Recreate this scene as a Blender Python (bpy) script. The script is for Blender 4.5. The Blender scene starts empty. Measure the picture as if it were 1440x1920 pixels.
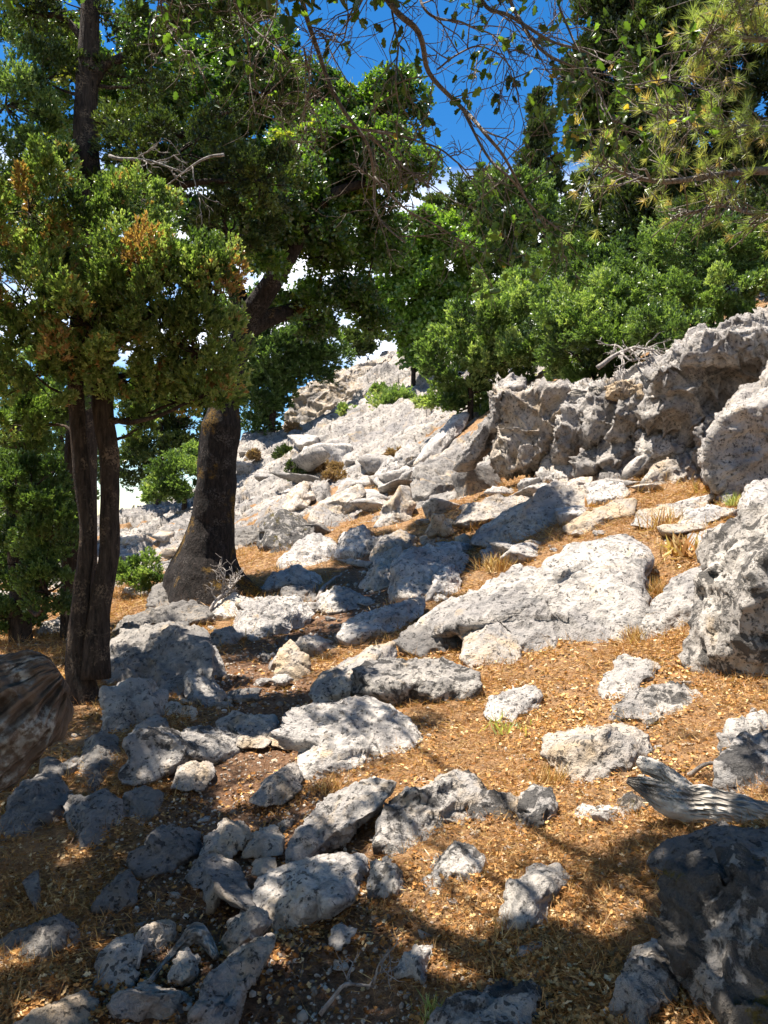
import bpy, bmesh, math, random
import numpy as np
from mathutils import Vector

# ------------------------------------------------------------------ camera, sky, sun, exposure
scene = bpy.context.scene
COL = scene.collection
EYE = 1.6
cam_d = bpy.data.cameras.new("camera"); cam = bpy.data.objects.new("camera", cam_d); COL.objects.link(cam)
cam.location = (0, 0, EYE); cam.rotation_euler = (math.radians(90), 0, 0)
cam_d.sensor_fit = 'VERTICAL'; cam_d.sensor_height = 24; cam_d.lens = 18
cam_d.clip_start = 0.02; cam_d.clip_end = 3000
scene.camera = cam
SUN_EL, SUN_AZ = math.radians(71), math.radians(-72)          # azimuth clockwise from +Y (ahead of the camera)
SUN = np.array([math.sin(SUN_AZ) * math.cos(SUN_EL), math.cos(SUN_AZ) * math.cos(SUN_EL), math.sin(SUN_EL)])
sun_d = bpy.data.lights.new("sun", 'SUN'); sun = bpy.data.objects.new("sun", sun_d); COL.objects.link(sun)
sun_d.energy = 5.0; sun_d.angle = math.radians(0.5); sun_d.color = (1.0, 0.94, 0.85)
sun.rotation_euler = Vector(SUN).to_track_quat('Z', 'Y').to_euler()
scene.view_settings.view_transform = 'Standard'; scene.view_settings.look = 'None'
scene.view_settings.exposure = 1.52; scene.view_settings.gamma = 1.0
scene.cycles.max_bounces = 6; scene.cycles.diffuse_bounces = 2; scene.cycles.transparent_max_bounces = 4
scene.cycles.use_denoising = True

world = bpy.data.worlds.new("World"); scene.world = world; world.use_nodes = True
wn, wl = world.node_tree.nodes, world.node_tree.links
wn.clear()
def N(nt, t, **kw):
    n = nt.nodes.new(t)
    for k, v in kw.items():
        if k.startswith('i_'):
            n.inputs[k[2:].replace('_', ' ')].default_value = v
        else: setattr(n, k, v)
    return n
W = world.node_tree
sky = N(W, 'ShaderNodeTexSky', sky_type='NISHITA'); sky.sun_disc = False
sky.sun_elevation = SUN_EL; sky.sun_rotation = SUN_AZ; sky.altitude = 1200; sky.air_density = 1.0; sky.dust_density = 0.25; sky.ozone_density = 2.0
bg = N(W, 'ShaderNodeBackground'); bg.inputs['Strength'].default_value = 0.07
wo = N(W, 'ShaderNodeOutputWorld')
hs = N(W, 'ShaderNodeHueSaturation'); hs.inputs['Saturation'].default_value = 1.38; hs.inputs['Value'].default_value = 1.0
tc = N(W, 'ShaderNodeTexCoord')
mp = N(W, 'ShaderNodeMapping'); mp.inputs['Scale'].default_value = (1, 1, 1.9)
nz = N(W, 'ShaderNodeTexNoise'); nz.inputs['Scale'].default_value = 5.2; nz.inputs['Detail'].default_value = 9; nz.inputs['Roughness'].default_value = 0.55
cr = N(W, 'ShaderNodeMapRange'); cr.inputs['From Min'].default_value = 0.37; cr.inputs['From Max'].default_value = 0.50
sep = N(W, 'ShaderNodeSeparateXYZ')
lo = N(W, 'ShaderNodeMapRange'); lo.inputs['From Min'].default_value = 0.41; lo.inputs['From Max'].default_value = 0.35   # clouds only low over the hills
hi = N(W, 'ShaderNodeMapRange'); hi.inputs['From Min'].default_value = 0.17; hi.inputs['From Max'].default_value = 0.22
m1 = N(W, 'ShaderNodeMath', operation='MULTIPLY'); m2 = N(W, 'ShaderNodeMath', operation='MULTIPLY')
mx = N(W, 'ShaderNodeMix', data_type='RGBA'); mx.inputs['B'].default_value = (10.5, 10.8, 11.5, 1)
wl.new(tc.outputs['Generated'], mp.inputs['Vector']); wl.new(mp.outputs[0], nz.inputs['Vector']); wl.new(nz.outputs[0], cr.inputs[0])
wl.new(tc.outputs['Generated'], sep.inputs[0]); wl.new(sep.outputs['Z'], lo.inputs[0]); wl.new(sep.outputs['Z'], hi.inputs[0])
wl.new(cr.outputs[0], m1.inputs[0]); wl.new(lo.outputs[0], m1.inputs[1]); wl.new(m1.outputs[0], m2.inputs[0]); wl.new(hi.outputs[0], m2.inputs[1])
wl.new(sky.outputs[0], hs.inputs['Color']); wl.new(hs.outputs[0], mx.inputs['A']); wl.new(m2.outputs[0], mx.inputs['Factor'])
wl.new(mx.outputs['Result'], bg.inputs['Color']); wl.new(bg.outputs[0], wo.inputs[0])

# ------------------------------------------------------------------ helpers
RNG = np.random.default_rng(7)
def _h(ix, iy, iz, s):
    with np.errstate(over='ignore'):
        n = (ix.astype(np.uint32) * np.uint32(374761393) + iy.astype(np.uint32) * np.uint32(668265263)
             + iz.astype(np.uint32) * np.uint32(2147483647 ^ 0x5bd1e995) + np.uint32((s * 362437 + 12345) & 0xffffffff))
        n = (n ^ (n >> np.uint32(13))) * np.uint32(1274126177)
        n = (n ^ (n >> np.uint32(15))) * np.uint32(2246822519)
        n = n ^ (n >> np.uint32(16))
    return n
def h01(ix, iy, iz, s): return (_h(ix, iy, iz, s) & np.uint32(0xffffff)).astype(np.float32) / 16777215.0
def vnoise(p, s=0):                                # gradient noise in about -1..1
    i = np.floor(p).astype(np.int64); f = (p - i).astype(np.float32); w = f * f * f * (f * (f * 6 - 15) + 10)
    r = np.zeros(len(p), np.float32)
    for a in (0, 1):
        for b in (0, 1):
            for c in (0, 1):
                h = _h(i[:, 0] + a, i[:, 1] + b, i[:, 2] + c, s)
                gx = ((h & np.uint32(1023)).astype(np.float32) / 511.5 - 1); gy = (((h >> np.uint32(10)) & np.uint32(1023)).astype(np.float32) / 511.5 - 1)
                gz = (((h >> np.uint32(20)) & np.uint32(1023)).astype(np.float32) / 511.5 - 1)
                d = gx * (f[:, 0] - a) + gy * (f[:, 1] - b) + gz * (f[:, 2] - c)
                r += d * (w[:, 0] if a else 1 - w[:, 0]) * (w[:, 1] if b else 1 - w[:, 1]) * (w[:, 2] if c else 1 - w[:, 2])
    return r * 1.3
def fbm(p, oct=4, s=0, g=0.5):
    r = 0; a = 1.0
    for k in range(oct):
        r = r + a * vnoise(p * (2.03 ** k), s + k); a *= g
    return r
def voro(p, s=0):
    i = np.floor(p).astype(np.int64); f = (p - i).astype(np.float32)
    F1 = np.full(len(p), 9.0, np.float32); F2 = F1.copy(); ID = np.zeros(len(p), np.float32)
    for a in (-1, 0, 1):
        for b in (-1, 0, 1):
            for c in (-1, 0, 1):
                X, Y, Z = i[:, 0] + a, i[:, 1] + b, i[:, 2] + c
                h = _h(X, Y, Z, s)
                d = ((a + (h & np.uint32(1023)).astype(np.float32) / 1023 - f[:, 0]) ** 2 + (b + ((h >> np.uint32(10)) & np.uint32(1023)).astype(np.float32) / 1023 - f[:, 1]) ** 2
                     + (c + ((h >> np.uint32(20)) & np.uint32(1023)).astype(np.float32) / 1023 - f[:, 2]) ** 2)
                near = d < F1
                F2 = np.where(near, F1, np.minimum(F2, d)); F1 = np.where(near, d, F1)
                ID = np.where(near, h01(X, Y, Z, s + 77), ID)
    return np.sqrt(F1), np.sqrt(F2), ID
def facets(p, s=0):                                # broken planes: every cell of a Voronoi pattern is its own tilted plane
    i = np.floor(p).astype(np.int64); f = (p - i).astype(np.float32)
    F1 = np.full(len(p), 9.0, np.float32); D = np.zeros(len(p), np.float32)
    for a in (-1, 0, 1):
        for b in (-1, 0, 1):
            for c in (-1, 0, 1):
                X, Y, Z = i[:, 0] + a, i[:, 1] + b, i[:, 2] + c; h = _h(X, Y, Z, s); g = _h(X, Y, Z, s + 5)
                vx = f[:, 0] - a - (h & np.uint32(1023)).astype(np.float32) / 1023; vy = f[:, 1] - b - ((h >> np.uint32(10)) & np.uint32(1023)).astype(np.float32) / 1023; vz = f[:, 2] - c - ((h >> np.uint32(20)) & np.uint32(1023)).astype(np.float32) / 1023
                d = vx * vx + vy * vy + vz * vz
                e = vx * ((g & np.uint32(255)).astype(np.float32) / 127.5 - 1) + vy * (((g >> np.uint32(8)) & np.uint32(255)).astype(np.float32) / 127.5 - 1) + vz * (((g >> np.uint32(16)) & np.uint32(255)).astype(np.float32) / 127.5 - 1) + (((g >> np.uint32(24)) & np.uint32(255)).astype(np.float32) / 255 - 0.5) * 0.5
                near = d < F1; F1 = np.where(near, d, F1); D = np.where(near, e, D)
    return D
def sstep(a, b, x):
    t = np.clip((x - a) / (b - a), 0, 1); return t * t * (3 - 2 * t)

def mesh_obj(name, V, F, mat, parent=None, loc=(0, 0, 0), tint=None, smooth=True, attrs=None):
    V = np.asarray(V, np.float32); F = np.asarray(F, np.int32); k = F.shape[1]
    me = bpy.data.meshes.new(name)
    me.vertices.add(len(V)); me.vertices.foreach_set('co', (V - np.asarray(loc, np.float32)).ravel())
    me.loops.add(F.size); me.loops.foreach_set('vertex_index', F.ravel())
    me.polygons.add(len(F)); me.polygons.foreach_set('loop_start', np.arange(0, F.size, k, dtype=np.int32))
    me.polygons.foreach_set('loop_total', np.full(len(F), k, np.int32))
    me.polygons.foreach_set('use_smooth', np.full(len(F), smooth, bool))
    if tint is not None:
        attrs = dict(attrs or {}); attrs['tint'] = tint
    for n_, a in (attrs or {}).items():
        at = me.attributes.new(n_, 'FLOAT', 'POINT'); at.data.foreach_set('value', np.asarray(a, np.float32))
    me.update(calc_edges=True)
    if mat is not None: me.materials.append(mat)
    o = bpy.data.objects.new(name, me); COL.objects.link(o)
    if parent is not None: o.parent = parent; o.location = np.asarray(loc) - np.asarray(parent.location)
    else: o.location = loc
    return o
def tag(o, label=None, cat=None, group=None, kind=None):
    if label: o['label'] = label
    if cat: o['category'] = cat
    if group: o['group'] = group
    if kind: o['kind'] = kind
    return o
def thing(name, label, cat, loc, group=None):
    o = bpy.data.objects.new(name, None); COL.objects.link(o); o.location = loc; o.empty_display_size = 0.1
    return tag(o, label, cat, group)

def P(px, py, Y): return np.array([(px - 720) / 1440 * Y, Y, EYE - (py - 960) / 1440 * Y])

# ------------------------------------------------------------------ materials
def ramp(nt, stops, interp='LINEAR'):
    r = nt.nodes.new('ShaderNodeValToRGB'); cr = r.color_ramp; cr.interpolation = interp
    while len(cr.elements) < len(stops): cr.elements.new(0.5)
    for e, (p, c) in zip(cr.elements, stops): e.position = p; e.color = (*c, 1)
    return r
def newmat(name):
    m = bpy.data.materials.new(name); m.use_nodes = True; nt = m.node_tree; nt.nodes.clear()
    return m, nt
def noise(nt, vec, scale, detail=4, rough=0.55, dist=0.0):
    n = N(nt, 'ShaderNodeTexNoise'); n.inputs['Scale'].default_value = scale; n.inputs['Detail'].default_value = detail
    n.inputs['Roughness'].default_value = rough; n.inputs['Distortion'].default_value = dist
    nt.links.new(vec, n.inputs['Vector']); return n.outputs[0]
def mrange(nt, src, a, b, c=0.0, d=1.0):
    n = N(nt, 'ShaderNodeMapRange'); n.inputs['From Min'].default_value = a; n.inputs['From Max'].default_value = b
    n.inputs['To Min'].default_value = c; n.inputs['To Max'].default_value = d
    nt.links.new(src, n.inputs[0]); return n.outputs[0]
def mixc(nt, f, a, b):
    n = N(nt, 'ShaderNodeMix', data_type='RGBA')
    if isinstance(f, float): n.inputs['Factor'].default_value = f
    else: nt.links.new(f, n.inputs['Factor'])
    for s, v in (('A', a), ('B', b)):
        if isinstance(v, tuple): n.inputs[s].default_value = (*v, 1)
        else: nt.links.new(v, n.inputs[s])
    return n.outputs['Result']
def mth(nt, op, a, b=None):
    n = N(nt, 'ShaderNodeMath', operation=op)
    for i, v in enumerate((a, b)):
        if v is None: continue
        if isinstance(v, (int, float)): n.inputs[i].default_value = v
        else: nt.links.new(v, n.inputs[i])
    return n.outputs[0]
def limestone(nt, vec, warm=0.0, dark=0.0, sc=1.0, black=0.0):
    """colour, height of weathered grey limestone"""
    big = noise(nt, vec, 1.7 * sc, 5, 0.6)
    mid = noise(nt, vec, 9 * sc, 8, 0.68)
    fine = noise(nt, vec, 60 * sc, 4, 0.7)
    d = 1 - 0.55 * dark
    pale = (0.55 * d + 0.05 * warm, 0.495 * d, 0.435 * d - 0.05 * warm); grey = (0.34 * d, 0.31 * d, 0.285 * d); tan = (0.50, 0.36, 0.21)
    c = mixc(nt, mrange(nt, big, 0.42, 0.6), pale, grey)
    c = mixc(nt, mrange(nt, mid, 0.50, 0.62), c, mixc(nt, 0.62, c, (0.13, 0.125, 0.12)))
    tn = noise(nt, vec, 2.6 * sc, 4, 0.6, 1.0)
    c = mixc(nt, mrange(nt, tn, 0.60 - 0.22 * warm, 0.74 - 0.1 * warm, 0, 0.75), c, tan)
    # black lichen spots and solution pits
    v = N(nt, 'ShaderNodeTexVoronoi'); v.inputs['Scale'].default_value = 30 * sc; v.inputs['Randomness'].default_value = 1
    mv = N(nt, 'ShaderNodeMix', data_type='RGBA'); mv.inputs['Factor'].default_value = 0.10
    nv = N(nt, 'ShaderNodeTexNoise'); nv.inputs['Scale'].default_value = 14 * sc; nt.links.new(vec, nv.inputs['Vector'])
    nt.links.new(vec, mv.inputs['A']); nt.links.new(nv.outputs['Color'], mv.inputs['B']); nt.links.new(mv.outputs['Result'], v.inputs['Vector'])
    patch = noise(nt, vec, 3.3 * sc, 3, 0.6)
    thr = mrange(nt, patch, 0.42, 0.66, 0.04, 0.30)
    spot = mth(nt, 'LESS_THAN', v.outputs['Distance'], thr)
    sp2 = mrange(nt, noise(nt, vec, 22 * sc, 6, 0.72), 0.575, 0.63)
    spots = mth(nt, 'MAXIMUM', mth(nt, 'MULTIPLY', spot, 0.75), mth(nt, 'MULTIPLY', sp2, 0.8))
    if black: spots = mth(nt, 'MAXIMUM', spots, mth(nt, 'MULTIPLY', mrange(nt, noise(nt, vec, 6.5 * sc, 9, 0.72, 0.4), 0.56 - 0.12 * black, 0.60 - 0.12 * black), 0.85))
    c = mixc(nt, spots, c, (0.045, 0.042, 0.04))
    h = mth(nt, 'ADD', mth(nt, 'MULTIPLY', mid, 1.0), mth(nt, 'MULTIPLY', fine, 0.3))
    h = mth(nt, 'SUBTRACT', h, mth(nt, 'MULTIPLY', spots, 0.28))
    return c, h
def rockmat(name, warm=0.0, dark=0.0, moss=False, paint=False, black=0.0):
    m, nt = newmat(name); L = nt.links
    tc = N(nt, 'ShaderNodeTexCoord'); oi = N(nt, 'ShaderNodeObjectInfo')
    off = N(nt, 'ShaderNodeVectorMath', operation='SCALE'); cmb = N(nt, 'ShaderNodeCombineXYZ')
    L.new(oi.outputs['Random'], cmb.inputs[0]); cmb.inputs[1].default_value = 0.3; L.new(oi.outputs['Random'], cmb.inputs[2])
    L.new(cmb.outputs[0], off.inputs[0]); off.inputs['Scale'].default_value = 37.0
    ad = N(nt, 'ShaderNodeVectorMath', operation='ADD'); L.new(tc.outputs['Object'], ad.inputs[0]); L.new(off.outputs[0], ad.inputs[1])
    v = ad.outputs[0]
    c, h = limestone(nt, v, warm, dark, 1.0, black)
    if moss:
        mk = mrange(nt, noise(nt, v, 7, 8, 0.75), 0.56, 0.62)
        c = mixc(nt, mk, c, mixc(nt, noise(nt, v, 70, 3), (0.02, 0.02, 0.008), (0.16, 0.12, 0.03)))
    if paint:
        gm = N(nt, 'ShaderNodeVectorMath', operation='DISTANCE'); L.new(tc.outputs['Object'], gm.inputs[0]); gm.inputs[1].default_value = paint
        pm = mth(nt, 'MULTIPLY', mth(nt, 'LESS_THAN', gm.outputs['Value'], 0.085), mrange(nt, noise(nt, v, 30, 4), 0.50, 0.56))
        c = mixc(nt, mth(nt, 'MULTIPLY', pm, 0.7), c, (0.6, 0.05, 0.05))
    # small value shift from rock to rock
    hv = N(nt, 'ShaderNodeHueSaturation'); L.new(c, hv.inputs['Color']); L.new(mrange(nt, oi.outputs['Random'], 0, 1, 0.76, 1.12), hv.inputs['Value'])
    b = N(nt, 'ShaderNodeBsdfPrincipled'); b.inputs['Roughness'].default_value = 0.92; b.inputs['Specular IOR Level'].default_value = 0.2
    bp = N(nt, 'ShaderNodeBump'); bp.inputs['Strength'].default_value = 1.0; bp.inputs['Distance'].default_value = 0.06
    L.new(h, bp.inputs['Height']); L.new(bp.outputs[0], b.inputs['Normal']); L.new(hv.outputs[0], b.inputs['Base Color'])
    o = N(nt, 'ShaderNodeOutputMaterial'); L.new(b.outputs[0], o.inputs[0]); return m
def leafmat(name, stops, trans=0.35, gloss=0.04):
    m, nt = newmat(name); L = nt.links
    at = N(nt, 'ShaderNodeAttribute', attribute_name='tint'); r = ramp(nt, stops); L.new(at.outputs['Fac'], r.inputs[0])
    d = N(nt, 'ShaderNodeBsdfDiffuse'); t = N(nt, 'ShaderNodeBsdfTranslucent'); g = N(nt, 'ShaderNodeBsdfGlossy'); g.inputs['Roughness'].default_value = 0.35
    L.new(r.outputs[0], d.inputs[0])
    tcol = N(nt, 'ShaderNodeMix', data_type='RGBA', blend_type='MULTIPLY'); tcol.inputs['Factor'].default_value = 1
    L.new(r.outputs[0], tcol.inputs['A']); tcol.inputs['B'].default_value = (1.3, 1.4, 0.55, 1); L.new(tcol.outputs['Result'], t.inputs[0])
    a = N(nt, 'ShaderNodeMixShader'); a.inputs[0].default_value = trans; L.new(d.outputs[0], a.inputs[1]); L.new(t.outputs[0], a.inputs[2])
    b = N(nt, 'ShaderNodeMixShader'); b.inputs[0].default_value = gloss; L.new(a.outputs[0], b.inputs[1]); L.new(g.outputs[0], b.inputs[2])
    o = N(nt, 'ShaderNodeOutputMaterial'); L.new(b.outputs[0], o.inputs[0]); return m
def barkmat(name, c0, c1, sc=1.0, lichen=0.0, stretch=0.18, lich=(0.42, 0.40, 0.37), moss=False, grain=False):
    m, nt = newmat(name); L = nt.links
    tc = N(nt, 'ShaderNodeTexCoord'); mp = N(nt, 'ShaderNodeMapping'); mp.inputs['Scale'].default_value = (1, 1, stretch); L.new(tc.outputs['Object'], mp.inputs[0])
    at = N(nt, 'ShaderNodeAttribute', attribute_name='grain')
    n1 = noise(nt, mp.outputs[0], 26 * sc, 6, 0.65); n2 = noise(nt, tc.outputs['Object'], 5 * sc, 4, 0.6)
    n3 = noise(nt, tc.outputs['Object'], 45 * sc, 3, 0.6)
    c = mixc(nt, mrange(nt, n1, 0.35, 0.65), c0, c1)
    c = mixc(nt, mrange(nt, n2, 0.4, 0.65, 0, 0.5), c, c0)
    if grain: c = mixc(nt, mrange(nt, at.outputs['Fac'], -0.25, 0.9), c0, c1); c = mixc(nt, mrange(nt, n2, 0.45, 0.65, 0, 0.35), c, c0)
    if lichen: c = mixc(nt, mth(nt, 'MULTIPLY', mrange(nt, n2, 0.50, 0.62), mrange(nt, n3, 0.5 - 0.1 * lichen, 0.6, 0, lichen)), c, lich)
    if moss: c = mixc(nt, mth(nt, 'MULTIPLY', mrange(nt, noise(nt, tc.outputs['Object'], 1.9, 3, 0.6), 0.56, 0.62), mrange(nt, n3, 0.4, 0.55)), c, (0.16, 0.09, 0.015))
    b = N(nt, 'ShaderNodeBsdfPrincipled'); b.inputs['Roughness'].default_value = 0.9; b.inputs['Specular IOR Level'].default_value = 0.2
    bp = N(nt, 'ShaderNodeBump'); bp.inputs['Strength'].default_value = 1.0; bp.inputs['Distance'].default_value = 0.03
    L.new(mth(nt, 'ADD', mth(nt, 'MULTIPLY', at.outputs['Fac'], 2.0) if grain else n1, mth(nt, 'MULTIPLY', n3, 0.3)), bp.inputs['Height']); L.new(bp.outputs[0], b.inputs['Normal']); L.new(c, b.inputs['Base Color'])
    o = N(nt, 'ShaderNodeOutputMaterial'); L.new(b.outputs[0], o.inputs[0]); return m

M = {}
M['rock'] = rockmat('limestone'); M['warm'] = rockmat('limestone_warm', warm=0.6); M['tan'] = rockmat('limestone_ochre', warm=1.5)
M['dark'] = rockmat('limestone_dark_shaded', dark=0.8); M['moss'] = rockmat('limestone_mossy', dark=0.5, moss=True, black=0.8); M['black'] = rockmat('limestone_black_lichen', dark=0.15, black=0.35); M['wall'] = rockmat('limestone_wall', dark=0.3)  # 'dark' and 'moss' paint tree shade into the tone, besides moss and black lichen
M['jun'] = leafmat('juniper_leaf', [(0, (0.03, 0.055, 0.02)), (0.3, (0.075, 0.125, 0.035)), (0.65, (0.19, 0.275, 0.08)), (0.95, (0.40, 0.46, 0.18)), (1, (0.40, 0.24, 0.10))], 0.4)
M['dkjun'] = leafmat('cypress_leaf', [(0, (0.02, 0.03, 0.012)), (0.6, (0.065, 0.095, 0.025)), (0.95, (0.15, 0.19, 0.045)), (1, (0.26, 0.17, 0.09))], 0.3)
M['oak'] = leafmat('oak_leaf', [(0, (0.018, 0.035, 0.01)), (0.5, (0.06, 0.115, 0.02)), (0.93, (0.20, 0.32, 0.045)), (1, (0.45, 0.3, 0.05))], 0.5, 0.06)
M['maple'] = leafmat('maple_leaf', [(0, (0.04, 0.08, 0.015)), (0.6, (0.12, 0.21, 0.03)), (1, (0.22, 0.33, 0.06))], 0.45, 0.05)
M['pine'] = leafmat('pine_needle', [(0, (0.16, 0.21, 0.07)), (0.6, (0.38, 0.45, 0.16)), (1, (0.60, 0.45, 0.2))], 0.38)
M['litter'] = leafmat('dry_leaf', [(0, (0.07, 0.03, 0.012)), (0.3, (0.27, 0.12, 0.04)), (0.6, (0.50, 0.27, 0.10)), (0.85, (0.66, 0.43, 0.20)), (1, (0.68, 0.54, 0.34))], 0.12, 0.0)
M['straw'] = leafmat('dry_grass', [(0, (0.14, 0.055, 0.02)), (0.5, (0.42, 0.21, 0.075)), (1, (0.68, 0.52, 0.25))], 0.2, 0.02)
M['bush'] = leafmat('dry_bush', [(0, (0.20, 0.13, 0.08)), (1, (0.42, 0.27, 0.14))], 0.2, 0.0)
M['oakbark'] = barkmat('oak_bark', (0.007, 0.006, 0.005), (0.04, 0.03, 0.025), 1.0, 0.4, 0.35, (0.18, 0.15, 0.13), True)
M['junbark'] = barkmat('juniper_bark', (0.014, 0.010, 0.008), (0.075, 0.052, 0.038), 1.2, 0.6, 0.2, (0.26, 0.18, 0.12))
M['twig'] = barkmat('twig_bark', (0.14, 0.11, 0.095), (0.42, 0.37, 0.33), 2.0, 0.5, 0.5)
M['deadwood'] = barkmat('dead_wood', (0.16, 0.13, 0.11), (0.50, 0.45, 0.40), 1.0, 0.3, 0.3)
M['greylog'] = barkmat('grey_log', (0.05, 0.04, 0.034), (0.50, 0.45, 0.39), 1.0, 0.0, 1.0, grain=True)
M['logbark'] = barkmat('log_bark', (0.022, 0.015, 0.011), (0.15, 0.10, 0.07), 0.8, 0.9, 1.0, (0.34, 0.31, 0.27), grain=True)

# ------------------------------------------------------------------ terrain
CT = """0,1920,2.45 400,1920,2.4 720,1920,2.3 1100,1920,2.15 1440,1920,1.95 0,1600,3.75 400,1600,3.6 720,1600,3.45 1100,1600,3.15 1440,1600,2.75
0,1350,6.0 400,1350,5.8 720,1350,5.3 1050,1350,4.8 1440,1350,4.1 100,1180,9.8 400,1180,9.4 600,1180,9 900,1180,7.6 1200,1180,6.4 1440,1180,5.4
450,1080,12.5 650,1080,12 900,1080,9.6 1100,1080,8.2 1300,1080,7.2 1440,1080,6.4 250,1060,22 100,1080,16 0,1090,15 250,965,32 0,990,30 100,975,32 400,1000,22
550,960,19 750,960,16 950,960,12.5 1150,960,10.3 1440,960,8.3 600,900,27 820,900,18 1000,900,14 1200,900,12 1440,900,10 1000,878,17 1200,872,14.6 1440,870,12.2
450,835,40 460,920,30 560,800,43 750,800,32 870,770,26 1000,735,19.5 1200,720,16.8 1440,660,14.8 560,782,50 640,700,54 750,672,56 900,600,56 1100,560,40 1440,500,32
1700,1920,1.8 1700,1600,2.5 1700,1180,4.8 1700,960,7.2 1700,700,12 1700,450,30 -300,1920,2.5 -300,1350,6.2 -300,1180,10 -300,1060,16 -300,1020,30
0,1250,90 300,1250,90 -300,1250,90 250,1090,46 450,960,62 700,880,90 1000,760,90 1440,640,90 1700,600,90 0,1110,400 720,1100,400 1440,1090,400 -300,1110,400 1700,1080,400
0,2700,1.3 720,2700,1.3 1440,2500,1.25 0,4300,0.69 720,4300,0.69 1440,4100,0.69"""
CT = np.array([[float(a) for a in q.split(',')] for q in CT.split()])
SU, SL = 1.0, 0.55
def _feat(u, L): return np.stack([u * SU, L * SL], -1)
_cp = _feat((CT[:, 0] - 720) / 1440, np.log(CT[:, 2])); _ct = (960 - CT[:, 1]) / 1440
def _K(a, b): return np.sqrt(((a[:, None, :] - b[None, :, :]) ** 2).sum(-1) + 1e-4)
_A = np.zeros((len(CT) + 3,) * 2); _A[:-3, :-3] = -_K(_cp, _cp); _A[:-3, -3] = 1; _A[:-3, -2:] = _cp; _A[-3, :-3] = 1; _A[-2:, :-3] = _cp.T
_wt = np.linalg.solve(_A, np.concatenate([_ct, [0, 0, 0]]))
def tan_of(u, L):
    u = np.clip(np.asarray(u, float), -1.2, 1.2); L = np.asarray(L, float); out = np.empty(u.shape); fu, fl = u.ravel(), L.ravel(); o = out.ravel()
    for k in range(0, len(fu), 40000):
        f = _feat(fu[k:k + 40000], fl[k:k + 40000]); o[k:k + 40000] = -_K(f, _cp) @ _wt[:-3] + _wt[-3] + f @ _wt[-2:]
    return o.reshape(u.shape)
def base_h(X, Y):
    Yc = np.clip(Y, 0.62, 420); return EYE + tan_of(np.asarray(X) / Yc, np.log(Yc)) * Yc
_LS = np.log(np.geomspace(0.7, 80, 700))
def ray(px, py):                                   # where the line of sight through a spot meets the ground
    t = tan_of(np.full(700, (px - 720) / 1440), _LS); k = np.argmax(t >= (960 - py) / 1440)
    if not (t >= (960 - py) / 1440).any(): k = 600
    Y = math.exp(_LS[k]); return P(px, py, Y)
TRAIL = np.array([ray(*p)[:2] for p in ((430, 1915), (420, 1750), (450, 1600), (500, 1440), (520, 1330), (470, 1260), (560, 1185), (650, 1150), (700, 1110), (690, 1060))])
def seg_dist(X, Y, L):
    d = np.full(X.shape, 1e9)
    for a, b in zip(L[:-1], L[1:]):
        v = b - a; t = np.clip(((X - a[0]) * v[0] + (Y - a[1]) * v[1]) / (v @ v), 0, 1)
        d = np.minimum(d, np.hypot(X - a[0] - t * v[0], Y - a[1] - t * v[1]))
    return d
def terrain(X, Y):
    """height, rock mask, trail mask"""
    sh = X.shape; X = X.ravel(); Y = Y.ravel()
    z = base_h(X, Y)
    tr = 1 - sstep(0.32, 0.85, seg_dist(X, Y, TRAIL) + 0.15 * vnoise(np.stack([X * 2, Y * 2, X * 0], -1), 5))
    p = np.stack([X, Y, 0 * X], -1)
    n1 = fbm(p * 0.45, 4, 11); n2 = fbm(p * 1.1, 4, 15)
    far = sstep(13.5, 19, Y + 2.0 * n1 + 3.5 * sstep(2.2, 3.4, -X))
    reg = np.clip(0.62 * far + 0.30 * sstep(22, 32, Y) + 0.02, 0, 1)
    rm = sstep(-0.12, 0.22, n2 * 0.8 + n1 * 0.4 + (reg - 0.5) * 1.35)
    rm = rm * (1 - tr) * (1 - sstep(75, 95, Y))
    # tilted, blocky beds
    c, s_ = math.cos(0.62), math.sin(0.62)
    a = X * c + Y * s_; b = -X * s_ + Y * c
    w = fbm(p * 0.7, 3, 31) * 0.5
    q1 = np.stack([a * 0.22 + w, b * 0.6 + w, z * 0.35], -1); q2 = np.stack([a * 0.75 + w, b * 1.6, z * 0.9], -1); q3 = np.stack([a * 2.6, b * 4.2, z * 3 + w], -1)
    f1, f2, i1 = voro(q1, 3); g1, g2, i2 = voro(q2, 4)
    amp = sstep(14, 40, Y)
    q0 = np.stack([a * 0.10 + w * .5, b * 0.22 + w * .5, z * 0.16], -1); e1_, e2_, i0 = voro(q0, 9)
    dz = 1.1 * amp * (facets(q0, 9) * 1.0 + np.minimum(e2_ - e1_, 0.12) * 2.5 - 0.2)
    dz += (0.12 + 0.30 * amp) * (facets(q1 * 1.3, 3) * 1.0 + np.minimum(f2 - f1, 0.12) * 2.0 - 0.2) + (0.10 + 0.06 * amp) * (facets(q2, 4) + np.minimum(g2 - g1, 0.12) * 1.7 - 0.15)
    dz += 0.05 * facets(q3, 6) * 1.2 + 0.02 * facets(q3 * 2.7, 7) + 0.05 * fbm(p * 5, 3, 41)
    z = z + rm * dz * sstep(4, 9, Y) + (1 - rm) * (0.035 * fbm(p * 1.7, 3, 21) + 0.014 * fbm(p * 9, 3, 22)) - 0.05 * tr * (1 - sstep(6, 12, Y))
    z += rm * (1 - sstep(4, 9, Y)) * 0.05 * np.abs(fbm(p * 4, 3, 51))
    return z.reshape(sh), rm.reshape(sh), tr.reshape(sh)
def ground_z(x, y): return float(terrain(np.array([x], float), np.array([y], float))[0][0])

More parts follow.
